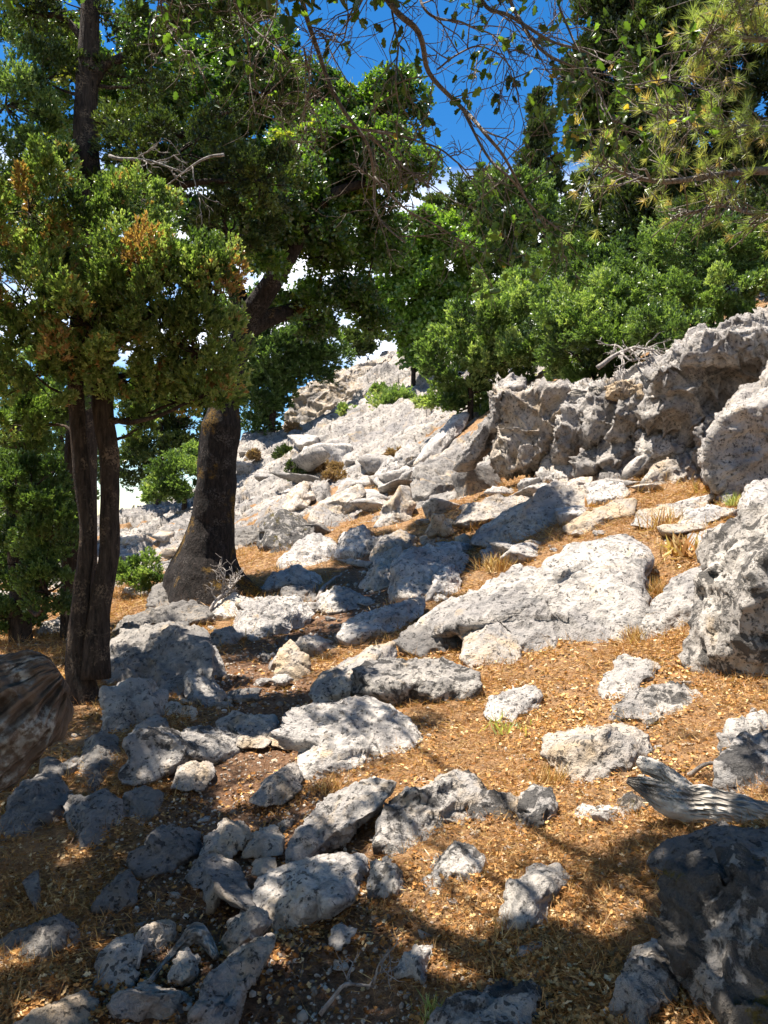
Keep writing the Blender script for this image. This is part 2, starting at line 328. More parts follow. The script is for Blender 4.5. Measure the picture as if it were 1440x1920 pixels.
def smat():
    m, nt = newmat('hillside_ground'); L = nt.links
    tc = N(nt, 'ShaderNodeTexCoord'); v = tc.outputs['Object']
    rk = N(nt, 'ShaderNodeAttribute', attribute_name='rock').outputs['Fac']; tr = N(nt, 'ShaderNodeAttribute', attribute_name='trail').outputs['Fac']
    lime, lh = limestone(nt, v, warm=0.1, dark=0.2, sc=0.45)
    g = noise(nt, v, 28, 6, 0.7); g2 = noise(nt, v, 3, 5, 0.6); g3 = noise(nt, v, 110, 3, 0.7)
    dirt = ramp(nt, [(0.25, (0.12, 0.065, 0.035)), (0.5, (0.34, 0.20, 0.10)), (0.62, (0.50, 0.32, 0.17)), (0.8, (0.60, 0.44, 0.27))]); L.new(g, dirt.inputs[0])
    path = ramp(nt, [(0.3, (0.08, 0.042, 0.025)), (0.55, (0.27, 0.15, 0.085)), (0.75, (0.46, 0.32, 0.21))]); L.new(g, path.inputs[0])
    c = mixc(nt, mrange(nt, g2, 0.4, 0.6), dirt.outputs[0], mixc(nt, 0.4, dirt.outputs[0], (0.46, 0.25, 0.12)))
    c = mixc(nt, tr, c, path.outputs[0])
    edge = mrange(nt, mth(nt, 'ADD', rk, mth(nt, 'MULTIPLY', mth(nt, 'SUBTRACT', noise(nt, v, 5, 5, 0.65), 0.5), 1.3)), 0.36, 0.46)
    c = mixc(nt, edge, c, lime)
    h = mth(nt, 'ADD', mth(nt, 'MULTIPLY', lh, 1.0), mth(nt, 'MULTIPLY', g3, 0.2))
    b = N(nt, 'ShaderNodeBsdfPrincipled'); b.inputs['Roughness'].default_value = 0.95; b.inputs['Specular IOR Level'].default_value = 0.15
    bp = N(nt, 'ShaderNodeBump'); bp.inputs['Strength'].default_value = 1.0; bp.inputs['Distance'].default_value = 0.14
    L.new(h, bp.inputs['Height']); L.new(bp.outputs[0], b.inputs['Normal']); L.new(c, b.inputs['Base Color'])
    o = N(nt, 'ShaderNodeOutputMaterial'); L.new(b.outputs[0], o.inputs[0]); return m
def build_ground():
    us = np.concatenate([np.linspace(-4, -0.62, 60, endpoint=False), np.linspace(-0.62, 0.62, 640), np.linspace(0.62, 4, 61)[1:]])
    Ys = np.concatenate([np.geomspace(0.45, 12, 330, endpoint=False), np.geomspace(12, 62, 430, endpoint=False), np.geomspace(62, 420, 60, endpoint=False), np.geomspace(420, 2500, 8)])
    U, YY = np.meshgrid(us, Ys); X = U * YY
    z, rk, tr = terrain(X, YY)
    V = np.stack([X, YY, z], -1).reshape(-1, 3); n, m = U.shape
    i = np.arange(n * m).reshape(n, m); F = np.stack([i[:-1, :-1], i[:-1, 1:], i[1:, 1:], i[1:, :-1]], -1).reshape(-1, 4)
    # the strip of ground under and behind the camera
    o = mesh_obj('ground', V, F, smat(), attrs={'rock': rk.ravel(), 'trail': tr.ravel()}); tag(o, kind='structure')
    xs = np.linspace(-30, 30, 240); ys = np.linspace(-12, 0.46, 60); X2, Y2 = np.meshgrid(xs, ys)
    z2, rk2, tr2 = terrain(X2, np.maximum(Y2, 0.46)); z2 -= 0.004
    k = np.abs(X2) > 1.7; z2 = np.where(k, np.clip(z2, -0.6, 1.4), z2)
    i = np.arange(X2.size).reshape(X2.shape); F2 = np.stack([i[:-1, :-1], i[:-1, 1:], i[1:, 1:], i[1:, :-1]], -1).reshape(-1, 4)
    o2 = mesh_obj('ground', np.stack([X2, Y2, z2], -1).reshape(-1, 3), F2, o.data.materials[0], attrs={'rock': rk2.ravel(), 'trail': tr2.ravel()}); tag(o2, kind='structure')
build_ground()

# ------------------------------------------------------------------ rocks
_ICO = {}
def ico(sub):
    if sub not in _ICO:
        bm = bmesh.new(); bmesh.ops.create_icosphere(bm, subdivisions=sub, radius=1.0)
        _ICO[sub] = (np.array([v.co[:] for v in bm.verts]), np.array([[v.index for v in f.verts] for f in bm.faces])); bm.free()
    return _ICO[sub]
def rock_radius(D, rng, nplanes=13, soft=70.0):
    n = rng.normal(size=(nplanes, 3)); n /= np.linalg.norm(n, axis=1)[:, None]
    n = np.vstack([n, [0.05, 0.25, 0.95]])
    d = rng.uniform(0.62, 1.0, len(n)); c = np.maximum(np.clip(D @ n.T, 1e-3, None) / d, 0.2); mx_ = c.max(1)
    return 1.0 / (mx_ * np.sum((c / mx_[:, None]) ** soft, 1) ** (1 / soft))
def rock_detail(Pw, Nn, size, seed, rough=1.0, wall=False, smax=1.6):
    s = min(size, smax); o = seed * 3.71
    q = Pw * ([1.0, 1.0, 0.62] if wall else [1.0, 1.0, 1.0]) + o
    if wall: q = q + 0.35 * q[:, 2:3] * [1, 0, 0]
    d = 0.022 * s * fbm(q / s * 2.1, 4, seed, 0.55)
    qw = q / s + 0.12 * np.stack([vnoise(q / s * 2.5, 40 + k) for k in range(3)], -1)
    if wall: d = d * 0.5 + 0.085 * s * facets(q / s * 3.2, seed + 44)
    d += 0.060 * s * facets(qw * 1.8, seed + 41) + 0.022 * s * facets(qw * 5.5, seed + 42) + 0.008 * s ** .7 * facets(q * 19, seed + 43) 
    f1, f2, i1 = voro(q / s * np.array([2.6, 2.6, 3.2]), seed + 5)
    d += s * 0.03 * (np.minimum(f2 - f1, 0.2) * 2.5 - 0.3)
    d -= (0.09 if wall else 0.022) * s * np.clip(1 - (f2 - f1) / 0.07, 0, 1)
    d += 0.010 * s ** 0.5 * fbm(q * 9, 3, seed + 9)
    ps = 17.0 if size < 1 else 10.0
    g1, g2, i2 = voro((q + 0.03 * np.stack([vnoise(q * 14, 2)] * 3, -1)) * ps, seed + 8)
    d -= np.where(i2 > 0.45, np.clip(1 - g1 / 0.45, 0, 1) ** 0.7, 0) * 0.17 / ps * 1.1 * sstep(-0.1, 0.25, vnoise(q * 2.3, seed + 3))
    d -= (0.004 if wall else 0.011) * s ** 0.6 * np.clip(0.22 - np.abs(vnoise(q * 5.3 + 0.4 * vnoise(q * 11, 4)[:, None], seed + 21)), 0, 1) / 0.22
    d += 0.007 * fbm(q * 26, 3, seed + 31, 0.6)
    ridged = 1 - np.abs(vnoise(q * 4.5 / max(s, 0.5), seed + 12))
    d -= 0.05 * s * np.clip(ridged - 0.86, 0, 1) / 0.14 * 0.5
    return Pw + Nn * (d * rough * 0.9)[:, None]
def mesh_normals(V, F):
    fn = np.cross(V[F[:, 1]] - V[F[:, 0]], V[F[:, 2]] - V[F[:, 0]]); n = np.zeros_like(V)
    for k in range(3): np.add.at(n, F[:, k], fn)
    return n / (np.linalg.norm(n, axis=1)[:, None] + 1e-9)
NROCK = [0]
def poly_rock(label, poly, name='boulder', cat='boulder', mat='rock', depth=None, thick=0.8, lean=None, rough=1.0, group=None, planes=13, sub=None, lift=0.0, wall=False, yaw=0.0, dmul=1.0, smax=1.6):
    """a stone whose outline is read off the photograph; it stands on the ground where its lower edge meets it"""
    NROCK[0] += 1; seed = NROCK[0]; rng = np.random.default_rng(100 + seed)
    pg = np.array([[float(a) for a in q.split(',')] for q in poly.split()])
    lo_, hi_ = pg.min(0), pg.max(0); cx, cy = (lo_ + hi_) / 2; w, h = hi_ - lo_
    pb = ray(cx, hi_[1] - 0.12 * h); Yb = pb[1] if depth is None else depth
    pt = ray(cx, lo_[1] + 0.1 * h)
    m = 1 / 1440 * Yb; hw = w / 2 * m; hh = h / 2 * m
    T = thick * math.sqrt(hw * hh)
    if lean is None: lean = float(np.clip((pt[1] - Yb) / (2 * hh) * 0.55, 0.0, 1.3)) if depth is None else 0.2
    Yc = Yb + T * (0.75 if depth is None else 0.55) + lean * hh * 0.8
    m = Yc / 1440; sz = 2 * math.sqrt(hw * hh)
    if sub is None:
        pxs = max(w, h) * 0.53
        sub = 6 if pxs > 75 else 5 if pxs > 26 else 4
    D, F = ico(sub)
    vd = P(cx, cy, 1.0) - np.array([0, 0, EYE]); vd /= np.linalg.norm(vd)
    e1 = np.array([1.0, 0, 0]); e1 -= vd * (e1 @ vd); e1 /= np.linalg.norm(e1); e2 = np.cross(e1, vd); e2 *= np.sign(e2[2])
    Wd = D[:, :1] * e1 + D[:, 1:2] * e2 + D[:, 2:3] * vd           # world direction of each vertex
    r0 = rock_radius(Wd, rng, planes)
    th = np.arctan2(D[:, 1], D[:, 0])
    # outline radius by angle
    P0 = pg - [cx, cy]; P0[:, 1] *= -1
    A = np.linspace(-math.pi, math.pi, 721); ra = np.zeros(721)
    Q = np.vstack([P0, P0[:1]])
    for a_, b_ in zip(Q[:-1], Q[1:]):
        e = b_ - a_; den = np.cos(A) * e[1] - np.sin(A) * e[0]
        with np.errstate(divide='ignore', invalid='ignore'):
            t = (a_[0] * e[1] - a_[1] * e[0]) / den; s = np.where(np.abs(e[0]) > np.abs(e[1]), (t * np.cos(A) - a_[0]) / (e[0] if e[0] else 1e-9), (t * np.sin(A) - a_[1]) / (e[1] if e[1] else 1e-9))
        ok = (t > 0) & (s >= -0.001) & (s <= 1.001); ra = np.where(ok & (t > ra), t, ra)
    ra = np.where(ra <= 0, min(w, h) / 2, ra) * 0.94
    k = np.ones(9) / 9; ra = np.convolve(np.concatenate([ra[-9:-1], ra, ra[1:9]]), k, 'same')[8:-8]
    out = np.interp(th, A, ra) * m
    # unit-ellipse radius in the picture plane, to turn the outline into a scale
    rin = rock_radius(np.cos(A)[:, None] * e1 + np.sin(A)[:, None] * e2, np.random.default_rng(100 + seed), planes)
    rin = np.interp(th, A, rin)
    inpl = np.hypot(D[:, 0], D[:, 1])
    sc_in = out / rin
    rad = r0
    x = D[:, 0] * rad * sc_in; y = D[:, 1] * rad * sc_in; zc = D[:, 2] * rad * T / np.clip(r0.mean(), 0.5, 1)
    C = P(cx, cy, Yc) + [0, 0, lift]
    V = C + x[:, None] * e1 + y[:, None] * e2 + (zc + lean * y + yaw * x)[:, None] * vd
    Nn = mesh_normals(V, F)
    V = rock_detail(V, Nn, sz * dmul, seed, rough, wall, smax)
    base = np.array([C[0], C[1], V[:, 2].min()])
    o = mesh_obj(name, V, F, M[mat], loc=tuple(base)); tag(o, label, cat, group)
    FOOT.append((C[0], C[1], max(hw, T) * 0.8)); return o
FOOT = []
def small_rock(x, y, s, seed, name, label, cat, group, mat='rock', sub=3, flat=0.65, sink=0.25):
    rng = np.random.default_rng(5000 + seed); D, F = ico(sub)
    r = rock_radius(D, rng, 11); sc = s * np.array([rng.uniform(0.8, 1.35), rng.uniform(0.7, 1.2), flat * rng.uniform(0.7, 1.25)])
    a = rng.uniform(0, 6.28); R = np.array([[math.cos(a), -math.sin(a), 0], [math.sin(a), math.cos(a), 0], [0, 0, 1]])
    V = (D * r[:, None] * sc) @ R.T; V = rock_detail(V, D, s * 1.7, seed, 1.0)
    z = ground_z(x, y); V = V + [x, y, z + sc[2] * (1 - 2 * sink) * 0.7]
    o = mesh_obj(name, V, F, M[mat], loc=(x, y, z)); tag(o, label, cat, group); return o

R_ = poly_rock
B, S, K = ('boulder', 'boulder'), ('rock_slab', 'slab'), ('rock', 'rock')
ROWS = [
 # ---- middle: the slab with the cavity and what lies round it
 (S, "huge pale sloping slab in the middle of the slope, largest rock left of the right edge", "800,1190 840,1140 930,1085 1000,1058 1080,1020 1160,990 1200,985 1245,1010 1250,1040 1225,1070 1210,1110 1180,1180 1160,1230 1130,1252 1060,1272 980,1262 930,1200 880,1170 830,1200", dict(thick=0.75)),
 (S, "pale rock with faint red paint marks under the overhang of the huge slab", "862,1235 870,1200 890,1160 930,1150 960,1175 985,1215 980,1262 930,1265 880,1255", dict(thick=0.5, mat='warm')),
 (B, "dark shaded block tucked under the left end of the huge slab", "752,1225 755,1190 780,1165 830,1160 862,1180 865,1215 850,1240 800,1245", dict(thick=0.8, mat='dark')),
 (K, "thin wedge of stone leaning against the painted rock", "838,1180 842,1165 870,1172 895,1180 890,1188 862,1205 848,1200", dict(thick=0.5)),
 (B, "lumpy pitted boulder with a gritty hollow, just below the painted rock", "655,1300 665,1265 710,1238 770,1240 800,1235 850,1245 890,1270 885,1300 850,1325 800,1335 750,1325 700,1310", dict(mat='black')),
 (S, "smooth pale slab sloping down to the path behind the pitted boulder", "578,1300 600,1265 650,1235 700,1212 745,1200 750,1230 700,1255 670,1280 655,1310 600,1325", dict(thick=0.55)),
 (B, "big rounded blue grey boulder with tree shadows on it, right beside the path", "565,1460 568,1390 590,1340 630,1310 690,1298 735,1320 770,1350 800,1390 775,1410 740,1430 690,1455 620,1465", dict(rough=0.7)),
 (S, "flat tapering pale stone at the foot of the rounded shadowed boulder", "468,1498 500,1460 555,1425 568,1450 565,1480 530,1507 490,1505", dict(thick=0.5, mat='warm')),
 (S, "long pale ledge of rock on the inner side of the path bend", "622,1195 650,1170 700,1145 745,1130 800,1115 800,1150 745,1190 700,1210 645,1212", dict(thick=0.5)),
 (B, "pale round shoulder of rock left of the deeply pitted block", "688,1095 695,1060 720,1040 750,1032 758,1080 735,1108 700,1112", {}),
 (B, "deeply pitted square block standing below the little cairn", "730,1132 732,1060 760,1030 810,1018 850,1025 862,1060 840,1095 800,1125 760,1142", dict(thick=0.9)),
 (K, "upright grey wedge leaning on the pitted square block", "800,1128 812,1080 838,1056 860,1080 866,1112 832,1138", {}),
 (K, "narrow upright stone right of the cairn's base", "843,1075 845,1045 858,1028 875,1045 874,1070 860,1082", {}),
 (K, "thin bottom stone of the cairn", "785,1018 790,1006 815,998 852,1006 852,1018 830,1024 798,1024", dict(mat='warm', thick=1.0, rough=0.6)),
 (K, "pointed tan top stone of the cairn", "797,1000 806,980 832,965 848,984 851,1000 830,1009 808,1008", dict(mat='tan', thick=0.8, rough=0.6, depth='cairn')),
 (K, "cube like tan stone propped against the cairn", "850,1024 853,1006 868,1001 882,1014 880,1032 862,1036", dict(mat='tan', rough=0.6)),
 (K, "pair sized pale block in the dry grass right of the cairn", "900,1058 903,1032 925,1024 938,1036 936,1056 918,1062", {}),
 # ---- slabs above
 (S, "long pale slab rising to the right above the cairn", "880,1022 900,990 950,958 1000,940 1040,940 1060,965 1040,990 1010,1010 960,1030 910,1027", dict(thick=0.6)),
 (K, "dark edged block perched on the long pale slab", "995,975 1010,955 1050,945 1070,965 1062,985 1020,988", {}),
 (B, "grey boulder above the perched block with a dark cleft", "1030,955 1035,930 1065,915 1095,920 1108,945 1095,968 1070,965 1050,958", {}),
 (S, "ochre stained ledge behind the huge slab", "1060,990 1100,958 1150,938 1192,935 1185,965 1140,990 1090,1008", dict(mat='tan', thick=0.6)),
 (S, "low pale stone bench left of the long pale slab", "850,985 880,945 930,930 1000,932 985,955 940,975 890,990", dict(thick=0.6)),
 (B, "leaning pale boulder with a rounded top below the cracked wall", "1085,925 1110,895 1150,868 1185,862 1202,885 1192,908 1140,925", {}),
 (B, "rounded white boulder below the leaning boulder", "1100,945 1105,918 1135,904 1165,908 1182,925 1165,950 1130,956", {}),
 (B, "chunky boulder with an undercut base left of the leaning boulder", "1006,892 1015,850 1045,835 1078,845 1088,880 1080,905 1045,925 1020,912", {}),
 (S, "long flat pale slab in the upper grass behind the huge slab's right end", "1188,985 1200,960 1260,945 1325,938 1335,955 1300,975 1240,992", dict(thick=0.5)),
 (K, "small pale boulder beside the long flat slab in the upper grass", "1280,985 1290,955 1340,950 1376,958 1372,975 1330,990", {}),
 (K, "white wedge stone left of the huge right edge boulder", "1292,1040 1300,1005 1325,994 1368,995 1366,1030 1330,1045", {}),
 (S, "smooth flat pale slab set in grass left of the huge right edge boulder", "1215,1190 1230,1130 1260,1080 1310,1062 1345,1075 1340,1110 1320,1160 1280,1188 1250,1196", dict(thick=0.5, rough=0.6)),
 (B, "huge rough grey boulder filling the right edge at mid height", "1345,1010 1380,965 1440,925 1560,900 1650,1000 1660,1250 1520,1325 1400,1332 1330,1300 1290,1265 1300,1170 1335,1080", dict(thick=0.9, lean=0.3, mat='black')),
 (B, "low pitted stone in dry grass left of the huge right edge boulder's foot", "1146,1285 1150,1240 1175,1228 1200,1232 1235,1250 1236,1275 1200,1292 1165,1297", {}),
 (B, "long low pale boulder below the huge right edge boulder", "1135,1358 1160,1320 1200,1295 1260,1280 1310,1292 1340,1320 1325,1340 1280,1350 1240,1364 1180,1362", dict(mat='black')),
 (B, "isolated pale boulder in litter below the huge slab", "905,1340 920,1310 960,1290 1005,1283 1022,1305 1010,1330 980,1358 930,1354", {}),
 (B, "flat topped pale boulder with overhanging left side, behind the dead log", "1015,1412 1030,1390 1080,1376 1130,1366 1185,1364 1217,1385 1224,1420 1210,1450 1170,1460 1140,1484 1105,1490 1075,1470 1040,1442", {}),
 (K, "pale block at the right edge above the dead log", "1347,1432 1355,1375 1370,1345 1430,1343 1440,1372 1405,1405 1385,1437", {}),
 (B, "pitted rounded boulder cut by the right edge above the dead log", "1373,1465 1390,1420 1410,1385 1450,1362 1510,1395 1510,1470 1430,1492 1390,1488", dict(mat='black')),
 # ---- foreground right
 (B, "smooth dark grey boulder in front of the dead log", "1232,1612 1258,1580 1310,1560 1370,1552 1440,1562 1520,1600 1490,1690 1350,1675 1255,1650", dict(mat='dark', rough=0.5, thick=0.7)),
 (B, "large shade dark, lichen blackened craggy rock filling the lower right corner", "1268,1700 1285,1655 1335,1632 1360,1600 1382,1625 1390,1588 1428,1592 1470,1640 1580,1800 1540,1990 1380,1960 1300,1860 1270,1770", dict(mat='moss', thick=0.7, lean=0.3, rough=1.4)),  # dark base tone paints in tree shade, on top of the black lichen
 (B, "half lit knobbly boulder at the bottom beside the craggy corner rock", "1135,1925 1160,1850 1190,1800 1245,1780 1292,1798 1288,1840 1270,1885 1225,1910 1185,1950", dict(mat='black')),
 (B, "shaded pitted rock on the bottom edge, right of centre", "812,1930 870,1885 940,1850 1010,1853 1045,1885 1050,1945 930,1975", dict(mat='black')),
 (B, "rounded pale boulder with a dark hollow low on its right side, in golden litter", "935,1752 935,1700 960,1660 1010,1632 1052,1633 1064,1665 1032,1692 1022,1735 980,1757", {}),
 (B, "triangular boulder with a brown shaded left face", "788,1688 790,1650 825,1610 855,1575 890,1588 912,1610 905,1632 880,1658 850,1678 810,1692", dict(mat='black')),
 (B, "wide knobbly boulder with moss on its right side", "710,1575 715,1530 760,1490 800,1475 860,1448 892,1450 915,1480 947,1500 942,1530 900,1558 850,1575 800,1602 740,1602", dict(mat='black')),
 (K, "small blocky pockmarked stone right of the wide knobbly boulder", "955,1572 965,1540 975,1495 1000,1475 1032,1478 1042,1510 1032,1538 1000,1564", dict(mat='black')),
 (K, "small low stone in the litter right of the pockmarked stone", "1075,1535 1085,1515 1105,1508 1128,1520 1130,1535 1100,1542", {}),
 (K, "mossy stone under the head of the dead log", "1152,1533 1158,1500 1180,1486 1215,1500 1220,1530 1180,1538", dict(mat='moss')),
 (B, "long white sunlit boulder left of the wide knobbly one", "550,1604 560,1565 590,1510 640,1480 690,1478 712,1495 702,1522 665,1548 640,1582 600,1592 570,1608", {}),
 (B, "big smooth boulder with one round black hole, low centre", "497,1695 518,1650 570,1610 630,1598 687,1608 694,1650 672,1692 620,1714 560,1732 508,1724", dict(rough=0.7)),
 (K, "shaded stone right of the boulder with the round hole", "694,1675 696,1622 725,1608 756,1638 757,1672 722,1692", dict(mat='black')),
 (B, "tall half shaded boulder on the bottom edge left of centre", "372,1890 385,1840 430,1800 470,1765 507,1756 512,1780 482,1822 458,1855 452,1895 420,1945 378,1945", {}),
 (K, "angular pale stone above the tall bottom edge boulder", "427,1764 430,1730 470,1705 502,1710 512,1732 482,1758 440,1788", dict(mat='warm')),
 (K, "upright stone, half dark and half lit, left of the forked stick", "180,1845 190,1790 215,1768 240,1760 260,1780 256,1822 240,1843 210,1853", {}),
 (K, "brownish stone above the forked stick's left end", "248,1774 265,1745 295,1730 324,1734 327,1765 300,1783 260,1788", dict(mat='warm')),
 (K, "pale stone lying under the forked stick", "318,1838 325,1800 345,1784 368,1800 370,1830 345,1845", dict(mat='warm')),
 (S, "long low tan rock on the bottom edge between two boulders", "198,1885 220,1862 270,1850 330,1863 374,1875 367,1905 290,1912 220,1905", dict(mat='warm', rough=0.6)),
 (B, "sunlit tan rock in the bottom left corner", "30,1920 90,1885 150,1862 182,1880 190,1945 40,1955", dict(mat='warm', rough=0.6)),
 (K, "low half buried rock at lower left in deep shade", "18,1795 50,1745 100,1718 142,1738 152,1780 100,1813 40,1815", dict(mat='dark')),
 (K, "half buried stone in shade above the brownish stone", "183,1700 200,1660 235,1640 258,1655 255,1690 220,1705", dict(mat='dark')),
 (K, "tiny white chip of rock in the shade under the boulder with the hole", "617,1768 622,1742 640,1733 660,1746 658,1768 635,1776", {}),
 (K, "low broken pale stones breaking the litter below the triangular boulder", "740,1830 752,1800 780,1775 815,1776 812,1800 780,1830", {}),
 (K, "flat pale chip in litter under the dark hollow boulder", "962,1795 975,1775 1010,1768 1008,1785 985,1802", {}),
 # ---- along the path
 (B, "broad half lit rock in the path, brown left side", "373,1604 385,1570 420,1538 462,1550 480,1568 452,1592 425,1614 400,1608", dict(mat='warm')),
 (S, "pair of flat stones sunk in the path right of the half lit rock", "463,1596 478,1560 515,1546 535,1570 532,1602 480,1608", dict(mat='warm', thick=0.4, rough=0.5)),
 (S, "flat tan tread stone below the pair sunk in the path", "470,1640 478,1612 515,1608 520,1628 500,1645", dict(mat='tan', thick=0.4, rough=0.4)),
 (K, "dark rock half buried left of the path in shade", "262,1608 280,1560 320,1546 362,1570 376,1604 330,1625 280,1630", dict(mat='dark')),
 (K, "knobbly tan rock embedded in the path below the half lit rock", "347,1648 378,1605 412,1603 434,1630 422,1655 370,1660", dict(mat='warm')),
 (B, "loose pale block sitting alone on the path", "326,1474 331,1440 358,1428 392,1436 404,1455 386,1478 345,1484", dict(mat='warm', rough=0.7)),
 (S, "long sharp ridge of rock crossing the left side of the path", "228,1450 260,1405 300,1380 350,1366 410,1368 452,1385 463,1405 442,1422 410,1433 370,1427 330,1443 280,1465 240,1467", dict(mat='black')),
 (B, "flat topped split rock in the path step", "423,1358 450,1340 517,1342 523,1365 502,1382 460,1388 435,1374", dict(mat='warm')),
 (S, "thin flat stone just below the split rock", "444,1396 450,1383 490,1381 502,1390 490,1400 455,1403", dict(thick=0.8, rough=0.5)),
 (B, "rounded grey stone wedged left of the big rounded shadowed boulder", "520,1375 530,1340 560,1322 592,1330 586,1372 570,1402 540,1398", {}),
 (K, "small orange brown stone under the wedged grey stone", "501,1385 508,1372 525,1368 540,1380 535,1398 512,1398", dict(mat='tan', rough=0.5)),
 (K, "pointed grey rock left of the path bend, smooth pale face", "349,1322 343,1270 362,1260 400,1278 424,1300 422,1320 390,1328", dict(rough=0.7)),
 (K, "white flecked stone below the pointed grey rock", "308,1345 312,1322 330,1316 356,1332 358,1345 330,1350", {}),
 (B, "great dark boulder beside the twin stemmed juniper, dappled with light", "200,1290 198,1220 230,1185 300,1163 342,1168 367,1200 380,1250 374,1290 330,1294 280,1305 230,1305", dict(mat='dark', thick=0.9)),
 (B, "pale boulder at the foot of the twin stemmed juniper", "203,1375 198,1300 240,1270 282,1273 302,1300 305,1342 270,1374 230,1388", {}),
 (B, "knobbly lit stones stacked below the pale juniper foot boulder", "238,1398 255,1360 290,1340 317,1360 323,1388 290,1403", {}),
 (K, "sharp tan shard standing in the path, striped", "516,1264 523,1220 543,1197 560,1215 577,1245 582,1268 560,1277 530,1272", dict(mat='tan', rough=0.6)),
 (K, "white stone at the foot of the striped tan shard", "508,1276 515,1264 540,1265 550,1275 535,1285 515,1284", {}),
 (S, "low flat brown rock behind the striped tan shard", "540,1222 560,1195 600,1190 620,1205 600,1225 570,1232", dict(mat='warm', thick=0.5)),
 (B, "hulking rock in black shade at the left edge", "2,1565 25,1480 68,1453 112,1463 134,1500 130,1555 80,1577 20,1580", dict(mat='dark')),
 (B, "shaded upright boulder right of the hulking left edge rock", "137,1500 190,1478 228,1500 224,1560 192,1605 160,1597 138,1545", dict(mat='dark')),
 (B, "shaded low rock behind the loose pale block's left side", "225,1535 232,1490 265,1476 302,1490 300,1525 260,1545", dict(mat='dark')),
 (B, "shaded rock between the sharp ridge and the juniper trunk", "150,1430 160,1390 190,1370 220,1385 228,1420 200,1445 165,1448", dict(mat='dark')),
 # ---- path bend and oak foot
 (B, "blue grey boulder in the far path bend, round top", "597,1144 604,1112 630,1099 658,1108 687,1120 682,1142 640,1150 612,1153", {}),
 (K, "flat topped dark cube of rock left of the far path bend", "526,1134 527,1102 560,1094 592,1100 592,1132 560,1145", dict(mat='dark')),
 (S, "pale flat rock above the dark cube", "493,1108 518,1075 560,1060 602,1080 612,1102 570,1110", {}),
 (B, "jagged blue grey rock in shade right of the mossy black one", "538,1052 560,1010 600,998 632,1020 627,1062 580,1067", {}),
 (B, "folded grey rock at the centre of the oak's shadow", "628,1045 648,1000 680,983 702,1010 702,1052 660,1062", {}),
 (B, "lit and shaded lumpy rock up the slope from the white shouldered one", "690,1052 710,1010 750,993 784,1008 778,1040 730,1058", {}),
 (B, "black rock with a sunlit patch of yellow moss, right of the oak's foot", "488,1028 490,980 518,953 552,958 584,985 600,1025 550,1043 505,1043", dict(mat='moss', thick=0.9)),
 (K, "black square rock touching the oak's foot", "434,1028 437,990 470,984 500,992 505,1028 470,1034", dict(mat='dark')),
 (B, "shaded upright fin of rock at the upper end of the oak's shadow", "765,940 775,890 800,862 838,850 868,880 862,920 825,947 785,952", dict(mat='dark')),
 (S, "tilted grey rock leaning left of the shaded fin", "700,990 720,950 760,925 780,945 770,975 735,995", {}),
 (S, "lit brown faced slab slanting up behind the oak's shadow", "585,975 600,945 650,915 680,905 690,925 665,950 640,975 600,982", dict(mat='warm')),
 (B, "bluish rounded rocks beside the path below the oak", "438,1190 458,1135 500,1112 560,1120 583,1150 545,1192 480,1204", {}),
 (B, "grey rock with a white wavy edge below the dead twigs", "395,1160 405,1130 435,1115 460,1128 455,1165 420,1172", {}),
 (B, "mossy rounded rock against the oak's left foot", "275,1140 285,1100 325,1085 360,1100 362,1135 320,1150", dict(mat='dark')),
 (B, "long dark rock lying in front of the oak's foot", "215,1195 235,1160 290,1140 350,1135 372,1160 330,1170 270,1180 235,1200", dict(mat='dark')),
 (K, "wavy edged stone between the great dark boulder and the path", "378,1265 382,1215 400,1210 418,1235 425,1265 400,1275", {}),
 (B, "pale rock glimpsed left of the twin stemmed juniper", "70,1190 80,1168 110,1158 128,1168 128,1188 95,1195", {}),
 (K, "grey rock right of the white wavy edged rock", "385,1210 400,1180 430,1172 450,1190 440,1212 410,1220", {}),
 # ---- the cracked wall at upper right
 (('rock_cliff', 'cliff'), "long fractured grey cliff band under the trees at right, behind the separate wall blocks", "905,885 918,770 955,722 1050,722 1150,720 1215,690 1290,645 1400,612 1500,615 1520,800 1400,865 1250,880 1100,892 1000,893", dict(depth=14.2, yaw=-0.8, lean=0.3, thick=0.25, sub=7, mat='wall', wall=True, rough=1.1, planes=16)),
 (B, "tall leaning fin of rock with an orange brown underside, left end of the wall", "925,862 930,790 960,752 1000,742 1045,735 1052,790 1030,842 1000,882 950,888", dict(mat='warm', thick=1.0)),
 (B, "dark topped knob at the left end of the wall", "920,800 918,745 945,712 980,715 985,745 955,760 935,800", {}),
 (B, "narrow column in the wall right of the tall leaning fin", "1040,860 1045,790 1060,755 1095,760 1100,810 1085,850 1060,872", {}),
 (B, "wall block streaked with twig shadows, left of the dark seam", "1088,835 1092,770 1110,735 1150,738 1160,780 1150,825 1115,840", {}),
 (B, "wall block right of the dark seam", "1143,828 1155,770 1180,738 1215,740 1222,780 1205,818 1165,832", {}),
 (B, "round brown block perched on top of the wall", "1138,745 1145,722 1170,714 1198,725 1200,742 1170,752", dict(mat='tan')),
 (B, "long low boulder at the foot of the wall", "1078,902 1088,850 1150,824 1207,815 1214,850 1192,872 1142,898", {}),
 (B, "biggest smooth face of the wall, above the long black crack", "1205,798 1225,755 1265,695 1300,655 1375,660 1410,720 1372,785 1330,822 1270,812 1220,800", dict(thick=0.7)),
 (B, "wedge of wall below the long black crack", "1198,850 1200,808 1222,802 1275,815 1312,835 1308,860 1262,868 1230,880", {}),
 (B, "blocky crest of the wall in the top right", "1325,672 1335,625 1375,602 1440,598 1500,620 1490,665 1400,675", {}),
 (B, "pitted brown boulder under the right half of the wall", "1248,895 1262,862 1300,842 1340,850 1348,890 1320,912 1275,915", dict(mat='warm')),
